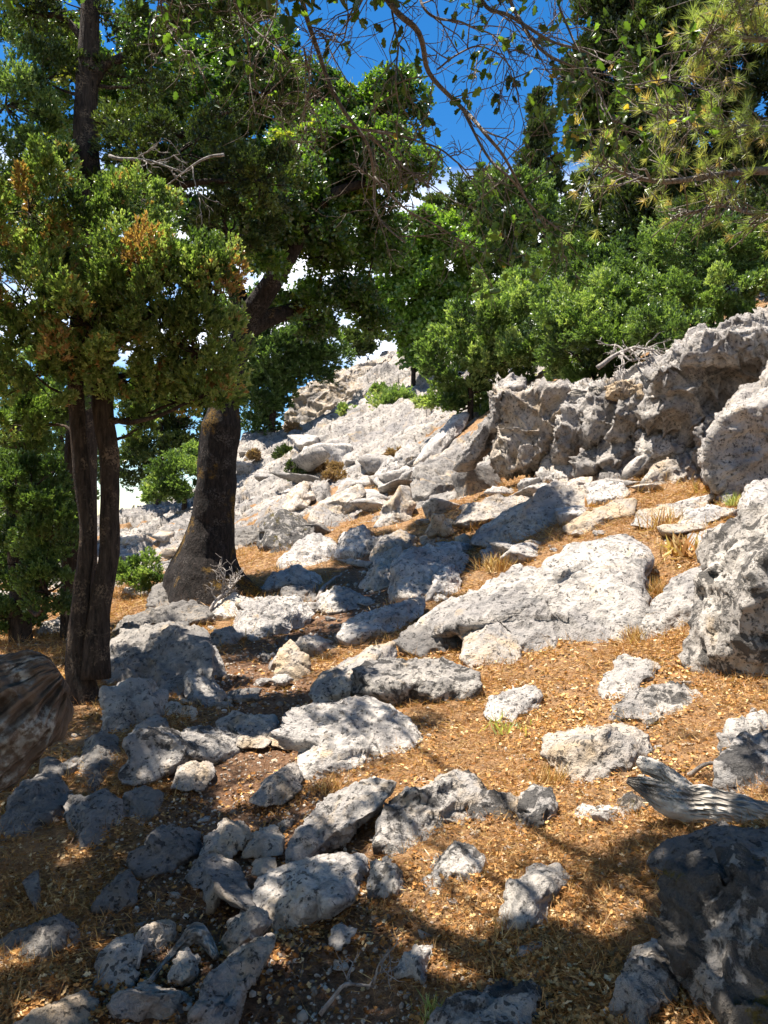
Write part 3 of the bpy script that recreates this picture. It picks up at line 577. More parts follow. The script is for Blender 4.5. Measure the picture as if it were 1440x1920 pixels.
 (K, "slim upright rock between the wall and the right hand bulge", "1308,870 1312,815 1330,788 1352,800 1346,850 1335,885", {}),
 (B, "great blue grey bulge of rock at the right edge above mid height", "1330,905 1323,845 1350,785 1395,725 1450,665 1570,640 1620,800 1570,955 1420,948 1352,935", dict(thick=1.0, lean=0.3, mat='wall')),
 (B, "rock under the great bulge at the right edge", "1392,960 1400,915 1440,895 1500,905 1510,955 1440,970", {}),
 (K, "white pebble like stone in the orange needles under the wall", "1222,915 1228,904 1244,901 1258,910 1250,920 1232,921", {}),
 (S, "slanting slab with orange litter behind it, far left of the wall", "862,872 880,825 912,785 932,790 915,845 885,880", {}),
 (S, "second slanting slab further left up the slope", "800,850 815,815 850,780 872,785 860,820 825,855", {}),
 (S, "third slanting slab, smallest and palest, beside the dry bushes", "735,880 745,850 770,825 790,835 780,865 752,885", {}),
 # ---- the sunlit ridge
 (B, "white crag crowning the far ridge against the sky", "538,800 555,742 600,710 655,690 715,672 755,668 778,700 785,760 755,800 700,825 640,842 580,850 545,835", dict(depth=43, thick=0.5, rough=1.25, sub=7, smax=4.5, planes=18, lean=.5)),
 (B, "pale block on the ridge beneath the crowning crag", "600,820 612,785 650,770 690,775 700,800 670,825 630,835", dict(depth=39.5, thick=0.6, rough=1.2, smax=3)),
 (B, "cleft buttress low on the ridge face", "560,850 575,810 605,795 612,830 600,870 575,875", dict(depth=38, thick=0.6, rough=1.2, smax=3)),
 (B, "rounded pale rocks at the ridge's lower left end", "445,850 455,818 490,808 520,820 520,850 480,862", dict(depth=40, thick=0.9, rough=1.3)),
 (B, "sunlit rock right of the black mossy rock, behind the shade", "530,950 545,915 580,905 590,930 570,960 545,965", {}),
 (B, "two tone rock above the slanting slabs", "700,900 715,870 740,855 752,875 735,905 712,912", {}),
 (S, "jutting bed of rock across the middle of the ridge face", "690,775 720,750 765,735 770,760 740,785 700,795", dict(depth=40, thick=0.8, rough=1.3)),
]
cairn_Y = None
for (nm, cat), label, poly, kw in ROWS:
    kw = dict(kw)
    if nm == 'rock_slab': kw.setdefault('rough', 0.65)
    if 'wall' in label and label not in ('x',) and 'beside' not in label: kw.setdefault('lean', 0.05); kw.setdefault('mat', 'wall'); kw.setdefault('wall', True); kw.setdefault('rough', 1.15)
    if 'mat' not in kw and NROCK[0] % 4 == 1: kw['mat'] = 'warm'
    if kw.get('depth') == 'cairn': kw['depth'] = cairn_Y; kw['lean'] = 0.2
    if kw.get('wall') and 'depth' not in kw:
        cxw = np.mean([float(q.split(',')[0]) for q in poly.split()]); kw['depth'] = 12.3 - (cxw - 1200) * 0.008; kw['lean'] = 0.15
    o = R_(label, poly, nm, cat, **kw)
    if label.startswith('thin bottom stone'): cairn_Y = ray(820, 1018)[1]

# ------------------------------------------------------------------ plants: building blocks
def tube(pts, rad, ns=8, cap=True, rough=0.0, seed=0, flat=None):
    pts = np.asarray(pts, float); rad = np.asarray(rad, float); n = len(pts)
    t = np.gradient(pts, axis=0); t /= np.linalg.norm(t, axis=1)[:, None] + 1e-9
    up = np.array([0.0, 1, 0]) if abs(t[0] @ [0, 1, 0]) < 0.9 else np.array([1.0, 0, 0])
    a = np.empty_like(pts); u = up
    for i in range(n):
        u = u - t[i] * (u @ t[i]); u = u / (np.linalg.norm(u) + 1e-9); a[i] = u
    b = np.cross(t, a); th = np.arange(ns) / ns * 2 * math.pi
    V = pts[:, None, :] + rad[:, None, None] * (np.cos(th)[None, :, None] * a[:, None, :] + np.sin(th)[None, :, None] * b[:, None, :])
    V = V.reshape(-1, 3); i = np.arange(n - 1)[:, None] * ns; j = np.arange(ns)[None]; k = (j + 1) % ns
    F = np.stack([i + j, i + k, i + ns + k, i + ns + j], -1).reshape(-1, 4)
    if rough:
        Nn = V - np.repeat(pts, ns, 0); r = np.linalg.norm(Nn, axis=1)[:, None] + 1e-9
        d = fbm(np.stack([V[:, 0], V[:, 1], V[:, 2] * 0.6], -1) * (0.55 / rad.mean()) , 5, seed, 0.55); V = V + Nn * (rough * d)[:, None]
    V = np.vstack([V, pts[:1], pts[-1:]]); c0, c1 = n * ns, n * ns + 1
    F = np.vstack([F, np.stack([j[0], np.full(ns, c0), np.full(ns, c0), k[0]], -1)[:, [0, 1, 2, 3]], np.stack([(n - 1) * ns + k[0], np.full(ns, c1), np.full(ns, c1), (n - 1) * ns + j[0]], -1)])
    return V, F
def spline(ctrl, n):
    c = np.asarray(ctrl, float); c = np.vstack([2 * c[0] - c[1], c, 2 * c[-1] - c[-2]]); m = len(c) - 3
    s = np.linspace(0, m - 1e-6, n); i = s.astype(int); f = (s - i)[:, None]
    p0, p1, p2, p3 = c[i], c[i + 1], c[i + 2], c[i + 3]
    return 0.5 * ((2 * p1) + (-p0 + p2) * f + (2 * p0 - 5 * p1 + 4 * p2 - p3) * f ** 2 + (-p0 + 3 * p1 - 3 * p2 + p3) * f ** 3)
class MB:
    def __init__(s): s.V = []; s.F = []; s.n = 0
    def add(s, VF):
        V, F = VF; s.V.append(V); s.F.append(F + s.n); s.n += len(V)
    def build(s, name, mat, parent=None, loc=None):
        V = np.vstack(s.V); F = np.vstack(s.F)
        # fold the cap fans' doubled corner into triangles by way of a tiny quad is not needed: keep quads, drop doubled corners
        q = F[:, 1] == F[:, 2]
        me_loc = tuple(loc) if loc is not None else (tuple(parent.location) if parent is not None else tuple(V.min(0)))
        bad = F[q][:, [0, 1, 3]]; good = F[~q]
        me = bpy.data.meshes.new(name); V = V - np.asarray(me_loc)
        nl = good.size + bad.size; me.vertices.add(len(V)); me.vertices.foreach_set('co', V.astype(np.float32).ravel())
        me.loops.add(nl); me.loops.foreach_set('vertex_index', np.concatenate([good.ravel(), bad.ravel()]).astype(np.int32))
        st = np.concatenate([np.arange(len(good)) * 4, good.size + np.arange(len(bad)) * 3]).astype(np.int32); tt = np.concatenate([np.full(len(good), 4), np.full(len(bad), 3)]).astype(np.int32)
        me.polygons.add(len(st)); me.polygons.foreach_set('loop_start', st); me.polygons.foreach_set('loop_total', tt); me.polygons.foreach_set('use_smooth', np.ones(len(st), bool))
        me.update(calc_edges=True); me.materials.append(mat)
        o = bpy.data.objects.new(name, me); COL.objects.link(o)
        if parent is not None: o.parent = parent; o.location = np.asarray(me_loc) - np.asarray(parent.location)
        else: o.location = me_loc
        return o
def wob(pts, amp, seed, n):
    p = spline(pts, n); L = np.linalg.norm(p[-1] - p[0]); q = p / max(L, 0.2) * 3.0
    e = np.sin(np.linspace(0, math.pi, n))[:, None] ** 0.5
    return p + amp * L * e * np.stack([vnoise(q + 7.3 * k, seed + k) for k in range(3)], -1)

def frames(d, rng):
    d = d / (np.linalg.norm(d, axis=1)[:, None] + 1e-9); r = rng.normal(size=d.shape)
    a = np.cross(d, r); a /= np.linalg.norm(a, axis=1)[:, None] + 1e-9; b = np.cross(d, a)
    return np.stack([a, b, d], -1)                      # columns: side, side, forward
def stamp(T, TF, pos, R, s, tint):
    n, k = len(pos), len(T)
    V = np.einsum('nij,kj->nki', R, T) * np.asarray(s).reshape(-1, 1, 1) + pos[:, None, :]
    F = (TF[None] + (np.arange(n) * k)[:, None, None]).reshape(-1, TF.shape[1])
    return V.reshape(-1, 3), F, np.repeat(tint, k)
def tmpl_spray(nb=9, seed=0, w=0.10):                    # juniper: blunt scaly branchlets fanning forward
    r = np.random.default_rng(seed); V = []; F = []
    for i in range(nb):
        a = r.uniform(0, 6.28); el = r.uniform(0.05, 0.95) ; z0 = r.uniform(0, 0.55); L = r.uniform(0.35, 0.6)
        d = np.array([math.cos(a) * math.sin(el), math.sin(a) * math.sin(el), math.cos(el)]); o = np.array([0, 0, z0])
        s = np.cross(d, r.normal(size=3)); s /= np.linalg.norm(s); k = len(V)
        V += [o - s * w * 0.35, o + s * w * 0.35, o + d * L * 0.65 + s * w, o + d * L + s * w * 0.15, o + d * L * 0.6 - s * w]
        F += [[k, k + 1, k + 2], [k, k + 2, k + 4], [k + 4, k + 2, k + 3]]
    return np.array(V), np.array(F)
def tmpl_leaves(nl=5, seed=0, spread=0.9, w=0.34):       # broadleaf twig end
    r = np.random.default_rng(seed); V = []; F = []
    for i in range(nl):
        a = r.uniform(0, 6.28); el = r.uniform(0.3, 1.5); d = np.array([math.cos(a) * math.sin(el), math.sin(a) * math.sin(el), math.cos(el)])
        o = d * r.uniform(0.1, 0.5) + np.array([0, 0, r.uniform(0, spread)]) * 0.6
        s = np.cross(d, r.normal(size=3)); s /= np.linalg.norm(s); n = np.cross(d, s); L = r.uniform(0.55, 0.8); k = len(V)
        V += [o, o + d * L * 0.45 + s * w * L * 1.2 + n * 0.06, o + d * L, o + d * L * 0.45 - s * w * L * 1.2 + n * 0.06, o + d * L * 0.5]
        F += [[k, k + 1, k + 4], [k + 1, k + 2, k + 4], [k + 2, k + 3, k + 4], [k + 3, k, k + 4]]
    return np.array(V), np.array(F)
def tmpl_needles(nn=34, seed=0, w=0.02):
    r = np.random.default_rng(seed); V = []; F = []
    for i in range(nn):
        a = r.uniform(0, 6.28); el = r.uniform(0.25, 1.15); d = np.array([math.cos(a) * math.sin(el), math.sin(a) * math.sin(el), math.cos(el)])
        o = np.array([0, 0, r.uniform(-0.25, 0.15)]); s = np.cross(d, r.normal(size=3)); s /= np.linalg.norm(s); L = r.uniform(0.75, 1.05); k = len(V)
        V += [o - s * w, o + s * w, o + d * L]; F += [[k, k + 1, k + 2]]
    return np.array(V), np.array(F)
TM = {'spray': [tmpl_spray(9, i) for i in range(3)], 'fine': [tmpl_spray(14, i, 0.06) for i in range(3)], 'leaf': [tmpl_leaves(6, i) for i in range(3)], 'needle': [tmpl_needles(34, i) for i in range(3)]}

def crown_points(blobs, rng):
    """clump centres: blobs are (px, py, Y, rx, ry, n [, rdepth m]) in picture units at distance Y"""
    out = []
    for bl in blobs:
        px, py, Y, rx, ry, n = bl[:6]; c = P(px, py, Y); k = Y / 1440
        R3 = np.array([rx * k, bl[6] if len(bl) > 6 else 0.8 * max(rx, ry) * k, ry * k])
        d = rng.normal(size=(n, 3)); d /= np.linalg.norm(d, axis=1)[:, None]; r = rng.uniform(0.35, 1.0, n) ** 0.55
        q = c + d * r[:, None] * R3; out.append((q, c, d))
    return out
def tree(name, label, cat, base, trunk, blobs, leaf, mat, size, clump, ntuft, bark='junbark', seed=1, group=None, up=0.7, limbs=True, stems=(), extra=None, tw=(0.0, 1.0), tdroop=0.0, crown_name='crown', squash=1.25, hair=1.0):
    rng = np.random.default_rng(seed); base = np.asarray(base, float)
    root = thing(name, label, cat, tuple(base), group)
    trunk_pts = []
    for i, (pts, rads, rgh) in enumerate(trunk):
        n = 14 * len(pts) if rgh > 0.1 else 5 * len(pts); pp = spline(pts, n); rr = np.interp(np.linspace(0, 1, n), np.linspace(0, 1, len(rads)), rads)
        if rgh < 0.1: pp = wob(pts, 0.03, seed + i, n)
        m = MB(); m.add(tube(pp, rr, 40 if rgh > 0.1 else 12, rough=rgh, seed=seed)); m.build('trunk' if i == 0 else 'limb', M[bark], root); trunk_pts += [(p, r) for p, r in zip(pp, rr)]
    TP = np.array([p for p, r in trunk_pts]); TR = np.array([r for p, r in trunk_pts])
    cl = crown_points(blobs, rng); Vs = []; Fs = []; Ts = []; off = 0
    bm_ = MB(); any_b = False
    for bi, (q, c, dd) in enumerate(cl):
        # limb from the stem up to the clump group, twigs out to the clumps
        if limbs and len(TP):
            dist = np.linalg.norm(TP - c, axis=1) + 1.2 * np.clip(TP[:, 2] - c[2] + 0.15, 0, None); j = int(np.argmin(dist)); p0 = TP[j]
            D = np.linalg.norm(c - p0); r0 = min(TR[j] * 0.6, 0.012 + 0.022 * D) * hair
            if D > 0.15:
                mid = (p0 + c) / 2 + rng.normal(size=3) * 0.08 * D + [0, 0, -0.06 * D]
                bm_.add(tube(wob([p0, mid, c], 0.06, seed + bi, 9), np.linspace(r0, r0 * 0.4, 9), 6)); any_b = True
            for x in q[::2 if len(q) > 16 else 1]:
                dx = np.linalg.norm(x - c)
                if dx > 0.1: bm_.add(tube(wob([c, (c + x) / 2 + rng.normal(size=3) * 0.1 * dx, x], 0.08, seed + bi, 5), np.linspace(r0 * 0.4, 0.004 * hair, 5), 4)); any_b = True
        nt = int(ntuft); n = len(q); cs = clump * rng.uniform(0.5, 1.35, n)
        dirs = rng.normal(size=(n, nt, 3)); dirs /= np.linalg.norm(dirs, axis=2)[..., None]
        dirs[..., 2] = np.where(dirs[..., 2] < -0.35, -dirs[..., 2], dirs[..., 2])
        axis = dd * (0.5 if squash < 2 else 0.9) + rng.normal(size=dd.shape) * 0.25 + [0, 0, up]; axis /= np.linalg.norm(axis, axis=1)[:, None]
        rr = rng.uniform(0.35, 1.0, (n, nt)) ** 0.6
        along = (dirs * axis[:, None, :]).sum(-1, keepdims=True)
        pos = q[:, None, :] + cs[:, None, None] * rr[..., None] * (dirs * 0.85 + axis[:, None, :] * np.clip(along, 0, 1) * (squash - 0.85))
        dr = dirs + axis[:, None, :] * 1.0 + rng.normal(size=dirs.shape) * 0.35 + [0, 0, -tdroop]
        pos = pos.reshape(-1, 3); dr = dr.reshape(-1, 3)
        tn = np.clip(np.repeat(rng.normal(0.55, 0.17, n), nt) + rng.normal(0, 0.13, n * nt), 0, 0.96)
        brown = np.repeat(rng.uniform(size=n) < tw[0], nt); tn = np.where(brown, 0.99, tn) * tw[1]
        s = size * rng.uniform(0.7, 1.3, len(pos)); w = rng.integers(0, 3, len(pos)); R = frames(dr, rng)
        for k in range(3):
            kk = w == k
            if not kk.any(): continue
            T, TF = TM[leaf][k]; V, F, t = stamp(T, TF, pos[kk], R[kk], s[kk], tn[kk]); Vs.append(V); Fs.append(F + off); Ts.append(t); off += len(V)
    if any_b: bm_.build('branches', M[bark if bark != 'oakbark' else 'oakbark'], root)
    if Vs: mesh_obj(crown_name, np.vstack(Vs), np.vstack(Fs), M[mat], root, tuple(base), np.concatenate(Ts), smooth=False)
    return root
def sunfleck(pos, thr):                             # gaps shaped into the leaves along the sun so chosen ground is lit
    q = pos - SUN * ((pos[:, 2] / SUN[2]))[:, None]; keep = vnoise(np.stack([q[:, 0] * 2.3, q[:, 1] * 2.3, q[:, 0] * 0], -1) + 9, 88) + 0.5 * vnoise(np.stack([q[:, 0] * 6, q[:, 1] * 6, q[:, 0] * 0], -1), 89) < thr
    for g, r in GAPS: keep &= np.linalg.norm((pos - g) - ((pos - g) @ SUN)[:, None] * SUN, axis=1) > r
    return keep
GAPS = [(ray(x, y), r) for x, y, r in [(105, 1888, .13), (240, 1800, .09), (290, 1868, .08), (470, 1780, .12), (430, 1565, .13), (545, 1640, .10), (640, 1640, .06), (360, 1455, .16), (470, 1690, .16), (1225, 1820, .08), (1000, 1690, .20), (860, 1640, .14), (440, 1480, .14), (130, 1690, .06), (560, 1560, .10), (1180, 1680, .14), (640, 1540, .2), (860, 1520, .16), (300, 1760, .08), (1310, 1640, .05), (660, 1750, .05), (80, 1500, .05), (420, 1630, .07), (1290, 1690, .07), (1335, 1790, .09), (1240, 1860, .07), (1400, 1640, .08), (1200, 1830, .07), (1130, 1740, .08), (980, 1870, .06)]]
def onground(px, py, Y=None):
    p = ray(px, py) if Y is None else P(px, py, Y); p[2] = ground_z(p[0], p[1]); return p
def wpx(w, Y): return w / 2 / 1440 * Y

# ---- the big oak in the middle
b = onground(395, 1118); Yo = b[1]
def Q(x, y, d=0.0): return P(x, y, Yo + d)
t_pts = [b + [0, 0, -0.3], Q(385, 1090), Q(388, 1040), Q(398, 980), Q(405, 910), Q(408, 850), Q(415, 800), Q(425, 750), Q(436, 690), Q(450, 640), Q(462, 600)]
t_rad = [wpx(w, Yo) for w in (215, 150, 106, 82, 72, 70, 76, 50, 44, 44, 48)]
limbs = [([Q(455, 620), Q(500, 598, 0.1), Q(545, 585, 0.3), Q(600, 560, 0.5), Q(650, 575, 0.7), Q(700, 600, 0.9)], [wpx(w, Yo) for w in (44, 34, 28, 20, 14, 8)], 0.05),
         ([Q(460, 605), Q(500, 545, -0.2), Q(540, 480, -0.4), Q(575, 420, -0.5), Q(620, 370, -0.5), Q(700, 340, -0.4), Q(785, 305, -0.3)], [wpx(w, Yo) for w in (46, 40, 32, 26, 20, 14, 8)], 0.05),
         ([Q(455, 610), Q(440, 540, 0.3), Q(410, 460, 0.5), Q(370, 400, 0.6), Q(320, 340, 0.8), Q(260, 250, 1.0)], [wpx(w, Yo) for w in (40, 34, 28, 22, 16, 9)], 0.05),
         ([Q(510, 530, -0.2), Q(520, 440, 0.4), Q(500, 330, 0.9), Q(520, 220, 1.3), Q(540, 110, 1.5)], [wpx(w, Yo) for w in (30, 26, 20, 14, 8)], 0.05),
         ([b + [-0.15, -0.1, 0.35], b + [-0.45, -0.2, 0.1], b + [-0.8, -0.3, -0.1]], [0.2, 0.14, 0.08], 0.05),
         ([b + [0.15, -0.1, 0.45], b + [0.45, -0.15, 0.22], b + [0.75, -0.1, 0.05]], [0.17, 0.13, 0.07], 0.05)]
oakb = [(480, 130, Yo + 1.2, 90, 80, 24), (600, 220, Yo + .5, 80, 65, 24), (745, 205, Yo + .3, 50, 38, 16), (680, 290, Yo - .3, 80, 50, 22), (745, 335, Yo - .4, 55, 25, 9), (590, 310, Yo, 100, 70, 26),
        (470, 300, Yo + .8, 100, 90, 26), (560, 430, Yo - .3, 90, 60, 18), (655, 400, Yo, 50, 35, 9), (380, 250, Yo + 1.0, 100, 90, 26), (280, 170, Yo + 1.2, 110, 90, 28), (160, 200, Yo + 1.4, 80, 90, 22), (90, 90, Yo + 1.4, 60, 60, 12),
        (430, 430, Yo + .6, 90, 60, 16), (480, 460, Yo - .9, 60, 50, 12), (540, 390, Yo - 1.0, 70, 50, 14), (610, 480, Yo + .2, 60, 30, 8), (700, 480, Yo + .5, 60, 28, 9), (640, 560, Yo + .6, 55, 28, 8), (690, 620, Yo + .9, 25, 42, 6), (580, 600, Yo + .5, 50, 30, 7), (330, 380, Yo + 1, 80, 60, 14),
        (540, 300, Yo + 2.6, 120, 90, 24, 1.4), (400, 150, Yo + 3.0, 110, 80, 20, 1.5), (640, 420, Yo + 3.2, 70, 60, 8, 1.3), (300, 50, Yo + 1.6, 90, 50, 12), (440, 40, Yo + 1.6, 50, 40, 8)]
oak = tree('oak_tree', 'big dark trunked oak standing beside the path with a spreading bright green crown', 'tree', b, [(t_pts, t_rad, 0.16)] + limbs, oakb, 'leaf', 'oak', 0.085, 0.30, 105, bark='oakbark', seed=3, up=0.5)

# ---- junipers on the left
b = onground(165, 1312); Yj = b[1]
def J(x, y, d=0.0): return P(x, y, Yj + d)
jb = [(55, 400, Yj - .3, 100, 110, 26), (40, 560, Yj - .4, 95, 100, 24), (170, 610, Yj - .5, 110, 90, 30), (200, 450, Yj - .2, 90, 80, 22), (300, 590, Yj - .4, 100, 85, 28), (275, 410, Yj + .1, 60, 60, 14),
      (395, 570, Yj - .3, 50, 75, 16), (370, 660, Yj - .3, 75, 60, 16), (395, 735, Yj - .2, 48, 50, 9), (240, 715, Yj, 110, 45, 18), (60, 700, Yj - .3, 90, 80, 20), (330, 755, Yj + .1, 60, 40, 9), (60, 800, Yj + .3, 60, 50, 9), (275, 790, Yj + .2, 35, 30, 5), (90, 510, Yj + .9, 80, 60, 26), (160, 570, Yj + .8, 70, 50, 20), (10, 450, Yj + 1.0, 80, 70, 24), (235, 520, Yj - .6, 60, 60, 12), (330, 510, Yj - .4, 40, 35, 7)]
tree('juniper_tree', 'twin stemmed juniper on the left with sunlit tufts hanging over both trunks', 'tree', b,
     [([b + [0, 0, -0.15], J(146, 1240), J(152, 1120), J(163, 1000), J(152, 880), J(144, 760), J(142, 640), J(150, 480)], [wpx(w, Yj) for w in (76, 44, 33, 27, 30, 30, 28, 16)], 0.10),
      ([J(178, 1270), J(184, 1160, .02), J(203, 1050, .04), J(206, 960, .05), J(205, 860, .05), J(192, 760, .05), J(200, 620, .1), J(230, 480, .1)], [wpx(w, Yj) for w in (60, 42, 38, 36, 37, 40, 34, 16)], 0.10)],
     jb, 'spray', 'jun', 0.060, 0.125, 120, seed=11, up=1.6, tw=(0.012, 1.15), squash=2.3, hair=0.8)
b = onground(150, 1195); Yt = b[1]
def U(x, y, d=0.0): return P(x, y, Yt + d)
tree('juniper_tree', 'tall dark juniper behind the twin stemmed one, bare trunk reaching the top edge', 'tree', b,
     [([b + [0, 0, -0.2], U(150, 900), U(165, 600), U(170, 400), U(160, 250), U(165, 120), U(172, -60)], [wpx(w, Yt) for w in (70, 60, 54, 48, 44, 40, 26)], 0.10),
      ([U(168, 170), U(190, 130), U(230, 108), U(270, 85), U(330, 40)], [wpx(w, Yt) for w in (20, 20, 17, 13, 6)], 0.05),
      ([U(165, 90), U(120, 35), U(60, 28), U(-20, 30)], [wpx(w, Yt) for w in (14, 12, 9, 6)], 0.05)],
     [(170, 20, Yt, 110, 40, 14), (390, 20, Yt - .3, 110, 45, 20), (270, 150, Yt + .2, 90, 50, 12), (80, 150, Yt, 60, 50, 8), (330, 290, Yt - .4, 130, 70, 28), (480, 340, Yt - .5, 90, 60, 18), (250, 330, Yt - .2, 90, 60, 16), (430, 440, Yt - .2, 80, 50, 12), (490, 180, Yt, 80, 60, 12), (50, 20, Yt, 60, 30, 8)],
     'spray', 'dkjun', 0.075, 0.2, 110, seed=12, up=0.4, tw=(0.10, 0.9))
b = onground(-60, 1180); Yl = b[1]
tree('juniper_tree', 'juniper at the upper left edge, feathery yellow green in the sun', 'tree', b,
     [([b, P(-60, 800, Yl), P(-50, 400, Yl), P(-30, 100, Yl)], [0.16, 0.13, 0.09, 0.03], 0.10)],
     [(10, 200, Yl - .6, 90, 90, 22), (60, 330, Yl - .6, 80, 80, 18), (-20, 420, Yl - .5, 90, 100, 20), (0, 60, Yl - .5, 40, 30, 5), (-60, 250, Yl - .5, 80, 200, 20), (-60, 620, Yl - .4, 90, 120, 20)], 'spray', 'jun', 0.065, 0.19, 130, seed=13, up=0.9, tw=(0.03, 0.95))
b = onground(40, 1205); Ys_ = b[1]
tree('juniper_tree', 'slim juniper low at the left edge with shaded foliage down to the ground', 'tree', b,
     [([b + [0, 0, -0.1], P(35, 1100, Ys_), P(28, 1000, Ys_), P(30, 850, Ys_), P(40, 700, Ys_)], [wpx(w, Ys_) for w in (44, 34, 28, 26, 14)], 0.10)],
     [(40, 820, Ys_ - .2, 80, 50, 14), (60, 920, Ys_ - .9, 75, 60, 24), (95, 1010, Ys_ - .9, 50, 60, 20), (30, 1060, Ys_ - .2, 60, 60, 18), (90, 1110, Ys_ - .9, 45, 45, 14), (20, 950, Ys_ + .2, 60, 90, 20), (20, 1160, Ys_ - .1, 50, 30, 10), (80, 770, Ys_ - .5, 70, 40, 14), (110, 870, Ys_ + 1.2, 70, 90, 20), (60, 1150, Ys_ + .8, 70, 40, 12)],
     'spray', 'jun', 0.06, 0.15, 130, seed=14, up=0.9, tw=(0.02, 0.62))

# ---- trees beyond the lip of the slope on the left
def far_tree(name, label, px, py_base, Y, blobs, mat, size, clump, nt, seed, group=None, trunkw=0.16, up=0.5, bark='junbark', leaf='spray', top=None, tw=(0, 1.0), sq=1.25, stand=False):
    if stand:
        Y1 = min(ray(px, py_base)[1], Y * 1.9); k = Y1 / Y; blobs = [(b_[0], b_[1], b_[2] * k, b_[3], b_[4], b_[5]) for b_ in blobs]; size *= k; clump *= k; Y = Y1
    x = (px - 720) / 1440 * Y; bz = ground_z(x, Y); b = np.array([x, Y, bz])
    yt = top if top is not None else min(bl[1] for bl in blobs) + 30
    tp = P(px, yt, Y); mid = (b + tp) / 2 + [0.03 * (tp[2] - bz), 0, 0]
    return tree(name, label, 'tree' if name.endswith('tree') else 'shrub', b, [([b + [0, 0, -0.2], mid, tp], [trunkw, trunkw * 0.7, trunkw * 0.2], 0.03)], blobs, leaf, mat, size, clump, nt, bark=bark, seed=seed, group=group, up=up, tw=tw, squash=sq)
G = 'trees beyond the lip of the slope'
far_tree('cedar_tree', 'dark evergreen with sunlit right side, right behind the oak trunk', 510, 818, 26, [(520, 660, 26, 80, 75, 50), (590, 660, 26, 48, 60, 32), (485, 740, 26, 50, 50, 34), (530, 730, 26.5, 20, 35, 7), (470, 600, 26, 60, 60, 14), (560, 590, 26.5, 50, 30, 8), (480, 790, 26, 30, 25, 8)], 'jun', 0.20, 0.45, 90, 21, G, 0.2, tw=(0, 0.6), stand=True)
far_tree('juniper_tree', 'round bright green juniper seen low between the oak trunk and the juniper stems', 345, 950, 29, [(345, 905, 29, 45, 38, 22), (370, 870, 29.5, 30, 25, 8), (310, 930, 29, 30, 20, 6)], 'jun', 0.22, 0.42, 90, 22, G, 0.12, up=0.6)
far_tree('cedar_tree', 'tall shaded evergreen filling the gap left of the oak trunk', 300, 990, 34, [(290, 830, 34, 70, 60, 26), (350, 800, 34, 60, 50, 18), (260, 740, 34, 80, 60, 20), (370, 730, 34, 60, 45, 12), (250, 900, 34, 30, 35, 8)], 'dkjun', 0.26, 0.6, 90, 23, G, 0.25, tw=(0, 1.0))
far_tree('cedar_tree', 'evergreen in the distance between the juniper stems and the left edge', 110, 1000, 24, [(100, 820, 24, 90, 70, 26), (60, 720, 24, 90, 70, 22), (150, 740, 24, 60, 60, 14), (110, 930, 24, 70, 60, 18), (30, 900, 24, 60, 80, 16)], 'jun', 0.2, 0.45, 90, 24, G, 0.2, tw=(0, 0.85))
far_tree('cedar_tree', 'feathery evergreen behind the slim left edge juniper', -10, 1100, 16, [(0, 980, 16, 70, 90, 20), (40, 1080, 16, 60, 60, 14), (100, 1060, 16, 50, 50, 10), (10, 1150, 15.6, 50, 30, 8)], 'jun', 0.13, 0.32, 90, 25, G, 0.15, tw=(0, 0.85))
far_tree('cedar_tree', 'small crooked evergreen on the crest of the far ridge', 690, 680, 53, [(672, 655, 53, 22, 14, 8), (700, 640, 53, 18, 18, 7), (655, 640, 53, 12, 12, 4)], 'dkjun', 0.4, 0.5, 60, 26, G, 0.2)

# ---- the wood on the right
G = 'dense wood climbing the right hand slope'
far_tree('cypress_tree', 'slender pointed dark cypress standing against the blue sky', 1012, 560, 30, [(1010, 205, 30, 5, 22, 6), (1012, 255, 30, 16, 30, 12), (1022, 320, 30, 32, 40, 18), (1030, 400, 30, 50, 60, 20), (1040, 480, 30, 55, 50, 16)], 'dkjun', 0.24, 0.42, 80, 31, G, 0.2, up=1.2, top=195, sq=1.5, tw=(0, 0.62), stand=True)
far_tree('cypress_tree', 'tall black green cypress whose crown fills the top right of centre', 1150, 600, 25, [(1150, 60, 25, 75, 90, 34), (1120, 160, 25, 50, 70, 20), (1160, 200, 25, 90, 90, 30), (1200, 40, 25, 60, 70, 16), (1150, 320, 25, 90, 80, 24), (1150, 420, 25, 90, 70, 24), (1120, 500, 25, 90, 50, 16), (1110, -30, 25, 40, 50, 12), (1230, 130, 25, 60, 80, 20), (1240, 260, 25, 60, 60, 20)], 'dkjun', 0.26, 0.5, 90, 32, G, 0.3, up=0.8, top=-20, tw=(0, 0.62), stand=True)
far_tree('cypress_tree', 'broad dark evergreen at the far right, top out of frame', 1340, 560, 22, [(1250, 100, 22, 70, 120, 30), (1220, 380, 22, 70, 90, 24), (1300, 40, 22, 90, 90, 26), (1400, 90, 22, 80, 110, 26), (1270, 180, 22, 80, 90, 24), (1380, 260, 22, 90, 90, 26), (1270, 320, 22, 90, 80, 24), (1380, 400, 22, 90, 70, 22), (1250, 440, 22, 90, 60, 20), (1460, 200, 22, 60, 180, 20), (1330, 500, 21, 100, 40, 14)], 'dkjun', 0.25, 0.5, 90, 33, G, 0.3, up=0.8, top=-20, tw=(0, 0.62), stand=True)
far_tree('juniper_tree', 'round topped dark juniper at the skyline left of the pointed cypress', 870, 560, 34, [(865, 400, 34, 55, 40, 24), (915, 370, 34.5, 35, 35, 12), (840, 440, 34, 40, 40, 12)], 'dkjun', 0.28, 0.5, 90, 34, G, 0.2, tw=(0.05, 1.0), stand=True)
